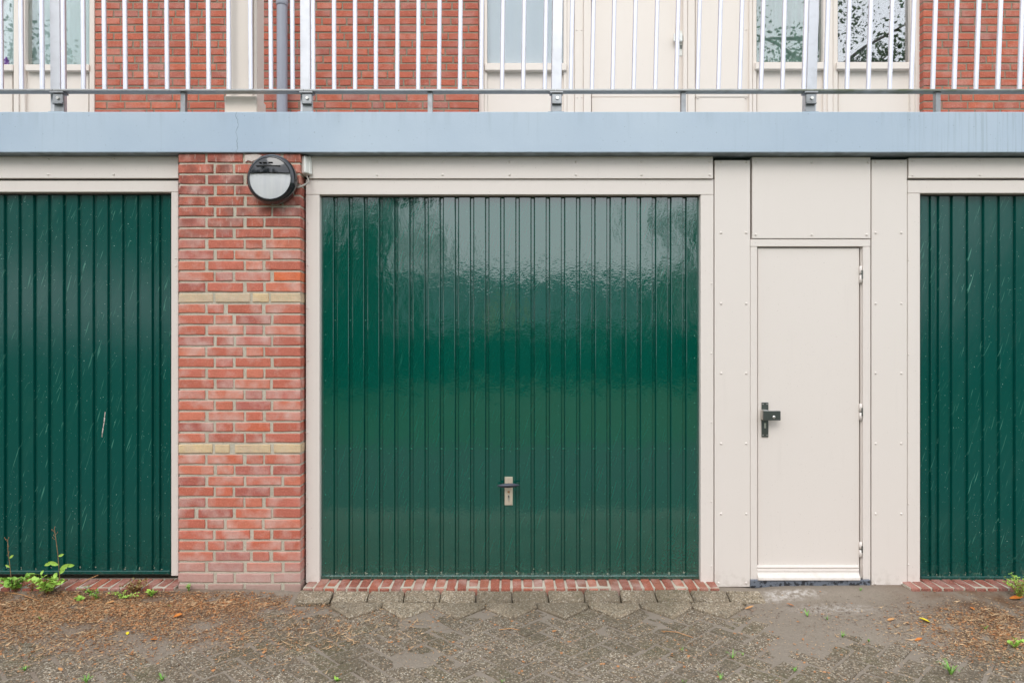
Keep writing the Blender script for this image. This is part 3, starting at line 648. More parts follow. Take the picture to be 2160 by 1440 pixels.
# moulded weather bar
prof = [(0, 0), (-.012, .003), (-.016, .010), (-.010, .020), (-.014, .028), (-.013, .040), (-.018, .050), (-.032, .066), (-.034, .078), (-.026, .084), (0, .084)]
zt = PZ(1193, -.044); xa, xb = PX(1598, -.044), PX(1814, -.044); vs = []; n = len(prof)
for xx, ins in ((xa, 0), (xa+.004, 1), (xb-.004, 1), (xb, 0)):
    for (dy, dz) in prof: vs.append((xx, -.023+dy*(1 if ins else .8), zt-dz*(1 if ins else .97)))
fs = [(i*n+k, i*n+k+1, (i+1)*n+k+1, (i+1)*n+k) for i in range(3) for k in range(n-1)]+[tuple(range(n)), tuple(3*n+k for k in range(n))]
m_ = MB().add(vs, fs); m_.build('weather_bar', 'cream', ud)
for (a, b) in ((561, 597), (851, 886), (1142, 1174)):
    m_ = MB(); xh = PX(1815.8, -.03)
    m_.tube([(xh, -.028, PZ(b, -.028)), (xh, -.028, PZ((a+b)/2+1, -.028))], .0082, 12); m_.tube([(xh, -.028, PZ((a+b)/2-1, -.028)), (xh, -.028, PZ(a, -.028))], .0082, 12)
    hg = m_.build('hinge', 'cream', ud, True)
    m_ = MB(); m_.tube([(xh, -.028, PZ(b-4, -.028)), (xh, -.028, PZ(a+6, -.028))], .0068, 10)
    m_.build('pin', 'steel', hg, True)
    m_ = MB(); pxbox(m_, 1817.5, a+9, 1819.8, b-9, -.0375, .006, 0); m_.build('worn_edge', 'steel', hg)
m_ = MB(); pxbox(m_, 1607, 848.5, 1621, 921.5, -.029, .008, .0012); hd = m_.build('handle_plate', 'steel', ud)
m_ = MB(); pxbox(m_, 1610.5, 865, 1621, 886, -.074, .047, .0015); m_.build('knob_neck', 'steel_bright', hd)
m_ = MB(); pxbox(m_, 1611, 866.5, 1647, 886.5, -.082, .016, .0025); m_.build('knob', 'steel', hd)
m_ = MB(); m_.dome(PX(1632.8, -.082), -.082, PZ(879.5, -.082), .0085, .002, n=14); m_.build('button', 'steel_bright', hd, True)
m_ = MB(); m_.tube([(PX(1613.5, -.028), -.026, PZ(893.5, -.028)), (PX(1613.5, -.028), -.033, PZ(893.5, -.028))], .006, 12); pxbox(m_, 1612.3, 895, 1616, 903, -.032, .005, .001); m_.build('lock_cylinder', 'steel_bright', hd)
tag(heads([(1609.5, 852), (1618, 852), (1609.5, 917.5), (1618, 917.5)], -.029, .0028).build('screws', 'steel_bright', hd, True), kind='stuff')

# ------------------------------------------------------------------ wall lamp, junction box, cable
YL = -.19
lamp = thing('wall_lamp', 'round black bulkhead lamp with a frosted half window on the brick pier', 'wall lamp', (PX(568, YP), YP, PZ(378, YP)))
cx_, cz_ = PX(569, YL), PZ(375.5, YL); RR = 52.5*(YL+CD)/F
def ring(mb, prof, n=64):
    vs = []; fs = []
    for (r, y) in prof:
        for k in range(n): th = 2*math.pi*k/n; vs.append((cx_+r*math.cos(th), y, cz_+r*math.sin(th)))
    for i in range(len(prof)-1):
        for k in range(n): k2 = (k+1) % n; fs.append((i*n+k, i*n+k2, (i+1)*n+k2, (i+1)*n+k))
    return mb.add(vs, fs)
m_ = ring(MB(), [(RR*.93, YP+.001), (RR*.99, YP-.010), (RR, YP-.05), (RR*.985, YL+.022), (RR*.94, YL+.012), (RR*.88, YL+.003), (RR*.84, YL), (RR*.825, YL+.004), (RR*.825, YL+.02)])
m_.build('rim', 'black', lamp, True)
# hood: upper part, slightly domed, with vent lines ; window: lower part, domed frosted glass
def cap(z0, z1, mat, name, rise, yb, gridn=26, rr=.826):
    vs = []; fs = []; rows = []
    r = RR*rr
    for j in range(gridn+1):
        z = z0+(z1-z0)*j/gridn; half = math.sqrt(max(r*r-z*z, 0)); row = []
        for i in range(gridn+1):
            x = -half+2*half*i/gridn; q2 = (x*x+z*z)/(r*r); row.append(len(vs)); vs.append((cx_+x, yb-rise*(1-q2), cz_+z))
        rows.append(row)
    for j in range(gridn):
        for i in range(gridn): fs.append((rows[j][i], rows[j][i+1], rows[j+1][i+1], rows[j+1][i]))
    return MB().add(vs, fs).build(name, mat, lamp, True)
zs = (375.5-364.5)*(YL+CD)/F
hood = cap(zs, RR*.826, 'black', 'hood', .015, YL+.0005)
cap(-RR*.826, zs, 'frost', 'glass', .008, YL+.006)
m_ = MB(); w_ = math.sqrt((RR*.826)**2-zs**2); m_.box(cx_-w_, cx_+w_, YL-.006, YL+.012, cz_+zs-.003, cz_+zs+.001, .001); m_.build('lip', 'black', hood)
m_ = MB()
for (a, b, y_) in ((547, 552, 343.3), (555, 563, 343.5), (567, 576, 343.3), (541, 592, 350.4)): m_.box(PX(a, YL), PX(b, YL), YL-.0150, YL+.001, PZ(y_+.5, YL), PZ(y_-.5, YL), 0)
m_.build('vent_slots', 'fascia', hood)
jb = thing('junction_box', 'small grimy white junction box on the corner of the brick pier', 'junction box', (PX(645, -.05), -.03, PZ(372, -.05)))
Mx = Matrix.Translation((PX(643.5, -.05), -.055, PZ(350, -.05))) @ Matrix.Rotation(math.radians(-38), 4, 'Z') @ Matrix.Rotation(math.radians(-4), 4, 'Y')
m_ = MB().box(-.030, .030, -.022, .024, -.052, .050, .005); m_.v = [tuple(Mx @ Vector(v)) for v in m_.v]; m_.build('lid', 'white', jb)
m_ = MB().box(-.033, .033, .006, .028, -.055, .053, .004); m_.v = [tuple(Mx @ Vector(v)) for v in m_.v]; m_.build('base', 'white', jb)
cb = MB(); P_ = lambda a, b, y: (PX(a, y), y, PZ(b, y))
ctrl = [P_(646, 370, -.06), P_(650, 378, -.06), P_(650, 385, -.075), P_(642, 390, -.10), P_(634, 394, -.112), P_(626, 396, -.115), P_(618, 395.5, -.117), P_(608, 392, -.12)]
sm = []
for i in range(len(ctrl)-1):
    for j in range(4):
        p0, p1, p2, p3 = (Vector(ctrl[max(i-1, 0)]), Vector(ctrl[i]), Vector(ctrl[i+1]), Vector(ctrl[min(i+2, len(ctrl)-1)])); u = j/4
        sm.append(.5*((2*p1)+(-p0+p2)*u+(2*p0-5*p1+4*p2-p3)*u*u+(-p0+3*p1-3*p2+p3)*u**3))
cb.tube(sm, .0052, 8); tag(cb.build('cable', 'cable', None, True), 'short bent grey cable from the white junction box to the round lamp', 'cable')

# ================================================================== UPPER STOREY
YU = 1.48; YW = YU+.11
pu = .0616
def upper_wall(label, xa, xb, rows=38):
    w = thing('brick_wall', label, 'brick wall', ((xa+xb)/2, YU, zs1))
    MB().box(xa+.003, xb-.003, YU+.005, YU+.24, zs1-.02, 6.2, 0).build('mortar', 'mortar_up', w)
    z = zs1+.035; k = 0; prev = []; n = 0; hid = MB(); hm = brick_mesh(1, pu-.0125, .1, 'brick_upper')
    while k < rows:
        x = xa; row = []
        first = (.10 if k % 2 else .21) if R.random() < .75 else .155
        while x < xb-.02:
            L_ = first if x == xa else (.21 if R.random() < .72 or k in (6, 7) else .10)
            if x+L_ > xb-.06: L_ = xb-x
            for e in prev:
                if abs(x+L_-e) < .022 and x+L_ < xb-.13: L_ = L_+.045 if R.random() < .5 else L_-.04
            if xb-(x+L_) < .045: L_ = xb-x
            xe = x+L_-(.0115 if x+L_ < xb else 0)
            if 3.15 < z < 4.55 and n < 295: brick(w, x, xe, z, pu-.0125, YU, .11, 'brick_upper', 0, .0015); n += 1
            else: hid.box(x, xe, YU, YU+.1, z-.0245, z+.0245)
            row.append(x+L_); x += L_
        prev = row; z += pu; k += 1
    tag(hid.build('outer_bricks', 'brick_upper', w), kind='stuff')
    return w
xw = lambda px: PX(px, YU)
upper_wall('upper red brick wall between the curtained window and the cream column', xw(200.5), xw(476)+.06)
upper_wall('upper red brick wall between the drainpipe and the pale blue window', xw(476)+.062, xw(1009))
upper_wall('upper red brick wall right of the gallery windows', xw(1948), xw(1948)+1.9)
m_ = MB(); m_.box(-5.2, 5.2, YU+.40, YU+.5, zs1-.02, 6.2); tag(m_.build('inner_wall', 'room'), 'dim inner wall behind the upper windows', 'wall', kind='structure')
m_ = MB(); m_.box(-5.2, 5.2, YU-.02, YU+.5, 5.2, 6.4); tag(m_.build('upper_storey_wall', 'brick_upper'), 'brick storey above the gallery, out of view', 'wall', kind='structure')
def ub(mb, x0, y0, x1, y1, y, d, c=.003): return pxbox(mb, x0, y0, x1, y1, y, d, c)
TOP = -420
def folds(name, x0, x1, z0, z1, y, mat, label, amp=.018, nf=9):
    vs = []; fs = []; N = nf*8
    for i in range(N+1):
        x = x0+(x1-x0)*i/N; yy = y+amp*math.sin(i/8*2*math.pi)+amp*.4*math.sin(i/3.1); vs += [(x, yy, z0), (x, yy, z1)]
    for i in range(N): fs.append((2*i, 2*i+2, 2*i+3, 2*i+1))
    return tag(MB().add(vs, fs).build(name, mat, None, True), label, 'curtain')

# left window unit
wl_ = thing('window', 'left upper window with teal curtain behind, above cream panels', 'window', (xw(0), YW, zs1))
for (a, b) in ((28, 52.5), (188, 199.5)):
    m_ = MB(); ub(m_, a, TOP, b, 420, YW-.035, .09, .004); m_.build('frame', 'cream2', wl_)
for (a, b) in ((39.5, 52.6),):
    m_ = MB(); ub(m_, 28.5, TOP, 39, 420, YW-.048, .012, .003); m_.build('mullion', 'cream2', wl_)
for (a, b) in ((-330, 27), (53, 187.5)):
    m_ = MB(); ub(m_, a, 136, b, 149.5, YW-.05, .1, .004); m_.build('sill', 'cream2', wl_)
    m_ = MB(); ub(m_, a+3, TOP, b-1, 135.5, YW+.004, .006, 0); m_.build('pane', 'glass', wl_)
    m_ = MB(); ub(m_, a+1, 151, b-1, 420, YW-.008, .03, .003); m_.build('panel', 'cream2', wl_)
folds('curtain', xw(-330), xw(196), zs1+.7, 5.3, YW+.11, 'curtain_teal', 'pale teal curtain behind the left upper window', .02, 16)
m_ = MB(); yb_ = YW+.04; pts = [(0, 0), (.021, 0), (.023, .02), (.022, .035), (.010, .045), (.008, .062), (.0, .064)]
vs = []; fs = []; n = 12
for (r_, h_) in pts:
    for k in range(n): th = 2*math.pi*k/n; vs.append((PX(13, yb_)+r_*math.cos(th), yb_+r_*math.sin(th), PZ(136.5, yb_)+h_))
for i in range(len(pts)-1):
    for k in range(n): k2 = (k+1) % n; fs.append((i*n+k, i*n+k2, (i+1)*n+k2, (i+1)*n+k))
m_.add(vs, fs); tag(m_.build('bottle', 'purple', None, True), 'small purple plastic bottle on the sill inside the left upper window', 'bottle')

# pale window right of the brick
wm = thing('window', 'narrow upper window with pale sky tone painted behind its pane, left of the upper door', 'window', (xw(1110), YW, zs1))
for (a, b) in ((1010, 1021), (1021.3, 1027.5), (1189, 1196), (1196.3, 1212)):
    m_ = MB(); ub(m_, a, TOP, b, 420, YW-(.055 if a in (1010,) else .035), .09, .003); m_.build('frame', 'cream2', wm)
m_ = MB(); ub(m_, 1022.5, 133, 1195.5, 148.5, YW-.06, .1, .004); m_.build('sill', 'cream2', wm)
m_ = MB(); ub(m_, 1027, TOP, 1189.5, 133, YW+.004, .006, 0); m_.build('pane', 'glass', wm)
m_ = MB(); ub(m_, 1026, 150, 1190, 420, YW-.008, .03, .003); m_.build('panel', 'cream2', wm)
tag(heads([(1030, 154), (1108, 154), (1187, 154)], YW-.008, .008).build('screws', 'cream2', wm, True), kind='stuff')
m_ = MB(); ub(m_, 1018, TOP, 1198, 160, YW+.06, .004, 0); tag(m_.build('sky_backdrop', 'pane_sky'), 'flat sheet coloured like the pale sky reflection, behind the narrow upper window', 'sky_backdrop')  # the pane's pale sky reflection is put into this sheet's colour

# upper door
du = thing('apartment_door', 'cream apartment door behind the railing with a long white handle plate', 'door', (xw(1340), YW, zs1))
for (a, b, dd) in ((1212.5, 1230.5, .045), (1231, 1247, .055), (1441.5, 1450, .06), (1450.5, 1466, .045)):
    m_ = MB(); ub(m_, a, TOP, b, 420, YW-dd, .11, .003); m_.build('frame', 'cream2', du)
m_ = MB(); ub(m_, 1248, TOP, 1440.5, 205, YW-.012, .05, .003); m_.build('leaf', 'cream2', du)
m_ = MB(); ub(m_, 1248, 205.6, 1440.5, 420, YW-.020, .05, .003); m_.build('kick_board', 'cream2', du)
tag(heads([(1217, 64), (1227, 64), (1217, 206), (1227, 206)], YW-.045, .007).build('screws', 'cream2', du, True), kind='stuff')
m_ = MB(); yh = YW-.018; ub(m_, 1432, 65, 1441, 118, yh, .008, .0015); hh = m_.build('handle_plate', 'white', du)
m_ = MB(); ub(m_, 1421.5, 71, 1440, 87, yh-.045, .02, .003); ub(m_, 1433, 74, 1439, 84, yh-.026, .026, .002); m_.build('knob', 'white', hh)
m_ = MB(); ub(m_, 1434.7, 96, 1438.3, 103, yh-.004, .005, 0); m_.build('keyhole', 'steel', hh)
up = thing('cladding_panel', 'plain cream upper panel between the apartment door and the leafy window', 'cladding panel', (xw(1523), YW, zs1))
m_ = MB(); ub(m_, 1467, TOP, 1580, 205, YW-.02, .04, .003); m_.build('board', 'cream2', up)
m_ = MB(); ub(m_, 1467, 205.8, 1580, 420, YW-.016, .04, .003); m_.build('board', 'cream2', up)
tag(heads([(1574, 63), (1472, 207), (1573, 207)], YW-.02, .008).build('screws', 'cream2', up, True), kind='stuff')

# right windows
wr = thing('window', 'double upper window reflecting trees, right of the apartment door', 'window', (xw(1760), YW, zs1))
for (a, b, dd) in ((1581, 1587, .045), (1587.5, 1596, .035), (1737, 1746, .035), (1746.3, 1757, .05), (1757.3, 1767.5, .035), (1921, 1932, .035), (1932.3, 1947, .055)):
    m_ = MB(); ub(m_, a, TOP, b, 420, YW-dd, .09, .003); m_.build('frame', 'cream2', wr)
for (a, b, gm_) in ((1596.3, 1736.8, 'glass_mid'), (1767.8, 1920.8, 'glass_dark')):
    m_ = MB(); ub(m_, a, TOP, b, 130.5, YW+.004, .006, 0); m_.build('pane', gm_, wr)
    m_ = MB(); ub(m_, a-2, 131, b+2, 146, YW-.06, .1, .004); m_.build('sill', 'cream2', wr)
    m_ = MB(); ub(m_, a+.5, 148, b-.5, 420, YW-.008, .03, .003); m_.build('panel', 'cream2', wr)
tag(heads([(1600, 152), (1671, 152), (1732, 152), (1771, 152), (1845, 152), (1916, 152)], YW-.008, .008).build('screws', 'cream2', wr, True), kind='stuff')
folds('curtain', PX(1590, YW+.1), PX(1738, YW+.1), zs1+.5, 5.3, YW+.1, 'curtain_green', 'sage green curtain behind the left half of the double window', .02, 7)
folds('curtain', PX(1900, YW+.1), PX(1925, YW+.1), zs1+.5, 5.3, YW+.1, 'curtain_green', 'thin strip of sage curtain at the right edge of the double window', .015, 2)

# column and drainpipe
col = thing('steel_column', 'cream painted column standing on the balcony edge above the brick pier', 'column', (PX(512, .02), .05, zs1))
yc = -.03
m_ = MB(); m_.box(PX(477, yc), PX(533, yc), yc, yc+.02, zs1, 5.2, .002); m_.box(PX(477, yc)+.06, PX(477, yc)+.09, yc+.02, yc+.11, zs1, 5.2, .001); m_.box(PX(477, yc), PX(533, yc), yc+.11, yc+.13, zs1, 5.2, .002); m_.build('shaft', 'cream2', col)
m_ = MB(); m_.box(PX(533, yc)+.001, PX(533, yc)+.02, yc+.012, yc+.128, zs1, 5.2, .002); m_.build('side_plate', 'cream2', col)
m_ = MB(); m_.box(PX(475, yc)-.0, PX(543, yc), yc-.012, yc+.14, zs1+.004, PZ(203, yc), .006); m_.build('foot', 'cream2', col)
m_ = MB(); m_.box(PX(451, yc), PX(568, yc), yc-.06, yc+.16, zs1+.001, zs1+.008, .002); m_.build('base_plate', 'cream2', col)
dp = thing('drainpipe', 'grey plastic drainpipe running down to the balcony between column and railing post', 'drainpipe', (PX(595, 1.38), 1.38, zs1))
yd = YU-.07; m_ = MB(); m_.tube([(PX(595, yd), yd, zs1), (PX(595, yd), yd, 5.2)], .0415, 24, caps=False); m_.build('pipe', 'pvc', dp, True)
m_ = MB(); m_.tube([(PX(595, yd), yd, PZ(14, yd)), (PX(595, yd), yd, PZ(11, yd)), (PX(595, yd), yd, PZ(-12, yd))], [.043, .047, .047], 20); m_.build('collar', 'pvc', dp, True)

# ------------------------------------------------------------------ railing
rail = thing('balcony_railing', 'aluminium balcony railing with round upright bars along the slab edge', 'railing', (0, -.08, zs1))
yr = -.112
zr1, zr0 = PZ(187.8, yr), PZ(191.6, yr)
zh = zs1+1.12
lean = lambda px: np.interp(px, [0, 600, 900, 1200, 1500, 2160], [-1.8, -1.2, 1.0, 3.5, 5.3, 7.0])/190.0
joints = [-560, 110, 640, 1172, 1700, 2230, 2760]
for i in range(len(joints)-1):
    m_ = MB(); m_.box(PX(joints[i], yr)+.0015, PX(joints[i+1], yr)-.0015, yr, yr+.055, zr0, zr1, .0012); m_.build('bottom_rail', 'rail', rail)
m_ = MB(); m_.box(-4.4, 4.4, yr-.002, yr+.058, zh, zh+.014, .003); m_.build('handrail', 'alu', rail)
bal = [3, 46, 89.5, 134.5, 176.5, 221, 265, 308.5, 353, 397, 440.5, 483.5, 529.5, 572, 617.5, 661, 705, 749, 793, 838, 882, 926, 970,
       1015, 1059, 1103.5, 1149, 1204, 1248.5, 1292, 1336.5, 1382, 1426, 1471, 1515, 1560, 1605, 1650, 1695, 1741, 1786, 1831, 1876, 1921.5, 1967, 2012, 2058, 2104, 2150]
bal = [3-44*k for k in range(8, 0, -1)]+bal+[2196+45.5*k for k in range(8)]
balm = MB().tube([(0, 0, 0), (0, 0, 1)], .0128, 16, caps=False).mesh('baluster', 'alu', True)
yb2 = yr+.0275
for px in bal:
    o = link('baluster', balm, rail, (PX(px, yb2), yb2, zr1)); o.scale = (1, 1, zh-zr1)
    o.rotation_euler = (0, math.atan(lean(px)), 0)
postm = MB().box(-.029, .029, 0, .062, 0, 1, .002).mesh('post', 'alu_post')
for px, s in ((117, 1), (644, 1), (1173, 1), (1711, 1), (2245, 1), (-415, 1)):
    yp = yr+.058
    o = link('post', postm, rail, (PX(px, yp), yp, zs1)); o.scale = (1, 1, zh-zs1); o.rotation_euler = (0, math.atan(lean(px))*.9, 0)
    pxb = px+2
    m_ = MB(); m_.box(PX(pxb-10.5, yr), PX(pxb+10.5, yr), yr+.022, yr+.030, zs1+.002, zr0-.001, .0015)
    zm = (zs1+zr0)/2
    m_.box(PX(pxb-10.5, yr), PX(pxb+10.5, yr), yr+.010, yr+.021, zm-.004, zr0-.012, .003)
    m_.box(PX(pxb-10.5, yr), PX(pxb+10.5, yr), yr+.002, yr+.0215, zm-.012, zm-.0045, .002)
    m_.box(PX(pxb-15, yr), PX(pxb+13, yr), yr+.001, yr+.055, zr0-.0105, zr0-.0008, .001)
    br = m_.build('bracket', 'alu_dull', rail)
    m_ = MB(); m_.tube([(PX(pxb+1, yr), yr+.012, zm+.022), (PX(pxb+1, yr), yr+.002, zm+.022)], .0095, 6); m_.build('bolt', 'steel_bright', br)
    m_ = MB(); m_.box(PX(px-17, yr), PX(px+17, yr), yr+.004, yr+.06, zs1+.0005, zs1+.005, .001); m_.build('foot_plate', 'blue', br)
for px in (382, 906, 1444, 1984, 2510, -150):
    m_ = MB(); m_.box(PX(px-5, yr), PX(px+5, yr), yr+.02, yr+.05, zs1+.001, zr0-.0008, .001); m_.build('support', 'alu_dull', rail)

# ================================================================== PLANTS, LITTER
def gz(x, y): return float(dirt_h(np.array([x]), np.array([y]))[0])
def ground_at(px, py):
    """point on the ground under a photo pixel"""
    d = F*(CH+float(np.interp(py, [1245, 1300], [.0, -PTOP])))/(py-720); y = d-CD; return PX(px, y), y
def leaf_geo(L, w, curl=.25, n=4):
    vs = []; fs = []
    for i in range(n+1):
        u = i/n; ww = w*math.sin(math.pi*min(1, .06+u*.94))**.8*(1 if i < n else .02); z = L*curl*(u*u); vs += [(-ww/2, L*u, z+ww*.18), (0, L*u, z), (ww/2, L*u, z+ww*.18)]
    for i in range(n):
        for k in (0, 1): fs.append((i*3+k, i*3+k+1, (i+1)*3+k+1, (i+1)*3+k))
    return vs, fs
def xf(vs, M4): return [tuple(M4 @ Vector(v)) for v in vs]
def rotm(az_, pitch, roll=0): return Matrix.Rotation(az_, 4, 'Z') @ Matrix.Rotation(pitch, 4, 'X') @ Matrix.Rotation(roll, 4, 'Y')
def leafy(name, label, cat, px, py, nst, h, spread, L, w, mat, smat='stem_dry', density=4, seed=0):
    r = random.Random(seed); x, y = ground_at(px, py); z = gz(x, y)-.002
    t_ = thing(name, label, cat, (x, y, z)); sb = MB(); lm = MB()
    for i in range(nst):
        a = r.uniform(0, 6.28); hh = h*r.uniform(.5, 1); sp = spread*r.uniform(.3, 1)
        pts = [Vector((x+sp*math.cos(a)*u**1.3, y+sp*math.sin(a)*u**1.3*.6, z+hh*math.sin(u*1.5))) for u in (0, .33, .66, 1)]
        sb.tube(pts, [.0016, .0013, .0011, .0008], 5)
        for u in range(density):
            f_ = (u+1)/density; i0 = min(2, int(f_*3)); p = pts[i0].lerp(pts[i0+1], f_*3-i0 if f_ < 1 else 1)
            for s in (0, 1):
                vs, fs = leaf_geo(L*r.uniform(.6, 1.1), w*r.uniform(.6, 1.1), r.uniform(-.1, .4))
                lm.add(xf(vs, Matrix.Translation(p) @ rotm(a+s*2.6+r.uniform(-.7, .7), r.uniform(-.1, .9), r.uniform(-.4, .4))), fs)
    sb.build('stems', smat, t_, True); tag(lm.build('leaves', mat, t_, True), kind='stuff'); return t_
leafy('weed', 'lime green broad leaved weed at the foot of the left door, farthest left', 'weed', 34, 1250, 12, .085, .11, .032, .024, 'weed', seed=1)
leafy('weed', 'lime green weed with rounded leaves under the tall dry stem', 'weed', 100, 1256, 15, .10, .13, .031, .026, 'weed_lime', seed=2)
leafy('weed', 'reddish green creeping weed on the sill near the pier', 'weed', 283, 1252, 16, .075, .12, .016, .011, 'weed_red', 'weed_red', 6, seed=3)
leafy('weed', 'small rosette of bright green leaves beside the reddish weed', 'weed', 318, 1258, 5, .03, .03, .036, .018, 'weed_lime', 'weed', 2, seed=4)
leafy('weed', 'small dull weed on the dirt between two larger weeds', 'weed', 205, 1264, 6, .04, .05, .014, .010, 'weed', 'weed_red', 4, seed=5)
leafy('weed', 'small lime sprout on the litter under the left door', 'weed', 168, 1266, 4, .022, .03, .024, .018, 'weed_lime', 'weed', 2, seed=6)
leafy('weed', 'bushy yellow green weed with pink buds at the right edge by the sill', 'weed', 2150, 1262, 24, .14, .13, .017, .009, 'weed_lime', 'weed_red', 7, seed=7)
leafy('weed', 'small spurge with yellow green whorls on the litter at right', 'weed', 2142, 1368, 6, .05, .035, .020, .014, 'weed_lime', 'weed_red', 3, seed=8)
leafy('weed', 'tiny weed at the foot of the brick pier', 'weed', 398, 1248, 5, .04, .02, .014, .008, 'weed', 'weed', 4, seed=9)
leafy('weed', 'tiny lime seedling in the pavers below the middle door', 'weed', 711, 1434, 3, .015, .012, .018, .012, 'weed_lime', 'weed', 2, seed=10)
leafy('weed', 'reddish sprig growing from the left sill between the two green weeds', 'weed', 66, 1248, 7, .06, .07, .014, .010, 'weed_red', 'weed_red', 4, seed=11)
leafy('weed', 'low green creeper on the litter right of the tall dry stem', 'weed', 190, 1252, 8, .03, .10, .013, .010, 'weed', 'weed_red', 4, seed=12)
leafy('weed', 'yellow green creeper spreading left of the small rosette', 'weed', 258, 1262, 10, .035, .11, .013, .010, 'weed_lime', 'weed_red', 5, seed=13)
def dry_stem(label, base, pts_px, leaves, seed):
    r = random.Random(seed); x, y = ground_at(*base); z = gz(x, y); t_ = thing('dry_weed', label, 'weed', (x, y, z))
    pts = [(x, y, z)]+[(PX(a, y), y+r.uniform(-.01, .01), PZ(b, y)) for a, b in pts_px]; m_ = MB(); m_.tube(pts, [.0022]+[.0017]*(len(pts)-2)+[.001], 6)
    for i in range(7):
        u = r.uniform(.55, 1); k = min(len(pts)-2, int(u*(len(pts)-1))); p = Vector(pts[k]).lerp(Vector(pts[k+1]), r.random())
        q_ = p+Vector((r.uniform(-.02, .02), 0, .012)); m_.tube([p, q_], [.001, .0008], 4); m_.tube([q_, q_+Vector((0, 0, .006))], [.0022, .0012], 5)
    m_.build('stem', 'stem_dry', t_, True)
    for (a, b, ang, L_) in leaves:
        vs, fs = leaf_geo(L_, L_*.42, .2); p = Vector((PX(a, y), y-.004, PZ(b, y))); MB().add(xf(vs, Matrix.Translation(p) @ Matrix.Rotation(ang, 4, 'Y') @ Matrix.Rotation(math.radians(80), 4, 'X')), fs).build('leaf', 'weed_lime', t_, True)
dry_stem('tall dry weed stem with green leaves in front of the left door', (127, 1246), [(127, 1215), (122, 1170), (119, 1140), (114, 1113)],
         [(124, 1190, -1.3, .06), (110, 1186, -1.9, .045), (128, 1200, 1.0, .06), (140, 1192, 1.5, .05), (126, 1209, .8, .05), (124, 1172, 1.2, .035)], 3)
dry_stem('bare brown weed stem at the left edge of the photo', (24, 1246), [(22, 1210), (18, 1180), (15, 1160), (14, 1138)], [(22, 1195, -1.1, .03), (21, 1176, .9, .03)], 5)
def tuft(label, px, py, n, L, seed, flat=.6):
    r = random.Random(seed); x, y = ground_at(px, py); z = gz(x, y)-.001; m_ = MB()
    for i in range(n):
        a = r.uniform(0, 6.28); LL = L*r.uniform(.5, 1.1); w = .0022*r.uniform(.7, 1.3); vs = []
        for k in range(5):
            u = k/4; rr = LL*u*flat; zz = LL*(1-flat*.7)*math.sin(u*2.0); ww = w*(1-u*.85); ca, sa = math.cos(a), math.sin(a)
            vs += [(x+ca*rr-sa*ww, y+sa*rr+ca*ww, z+zz), (x+ca*rr+sa*ww, y+sa*rr-ca*ww, z+zz)]
        m_.add(vs, [(2*k, 2*k+1, 2*k+3, 2*k+2) for k in range(4)])
    return tag(m_.build('grass_tuft', 'blade', None, True), label, 'grass tuft')
for i, a in enumerate([('flat grass tuft in front of the narrow door', 1703, 1303, 12, .055), ('small grass sprig right of the grass by the narrow door', 1745, 1310, 7, .035),
    ('grass tuft in the pavers ahead of the right cream panel', 1777, 1344, 12, .045), ('long grass tuft in the pavers right of the middle door', 1545, 1386, 12, .06),
    ('small grass blades beside the long tuft', 1567, 1380, 6, .035), ('thin grass blades in a paver joint at the lower right of the middle door', 1438, 1372, 5, .035),
    ('low grass tuft in the lower right pavers', 1676, 1414, 12, .035), ('large sprawling grass tuft in the lower right corner', 2006, 1422, 26, .10),
    ('upright grass blades at the bottom of the photo right of centre', 1520, 1432, 8, .05), ('grass tuft at the bottom left corner', 52, 1412, 16, .045),
    ('wide grass tuft at the bottom edge on the left', 182, 1438, 26, .06), ('small grass tuft at the bottom edge below the pier', 342, 1434, 12, .05),
    ('grass sprig on the litter below the left door', 85, 1312, 5, .03), ('faint green sprout near the litter at right', 1832, 1352, 6, .03), ('moss green tuft on the paver at the left of centre', 358, 1282, 6, .018),
    ('small green blades at the bottom edge below the handle', 1060, 1437, 7, .025), ('green blades at the threshold corner of the narrow door', 1815, 1248, 6, .03), ('sprig on the brown litter at far right', 2078, 1330, 7, .04),
    ('little tuft at the bottom between the narrow door and centre', 1443, 1438, 7, .03)]): tuft(*a, seed=40+i)
def dead_leaf(label, px, py, L, w, mat, az_, seed):
    x, y = ground_at(px, py); z = max(gz(x, y), PTOP)+.004; vs, fs = leaf_geo(L, w, .12, 6)
    tag(MB().add(xf(vs, Matrix.Translation((x, y, z)) @ rotm(az_, .12, .15)), fs).build('fallen_leaf', mat, None, True), label, 'leaf')
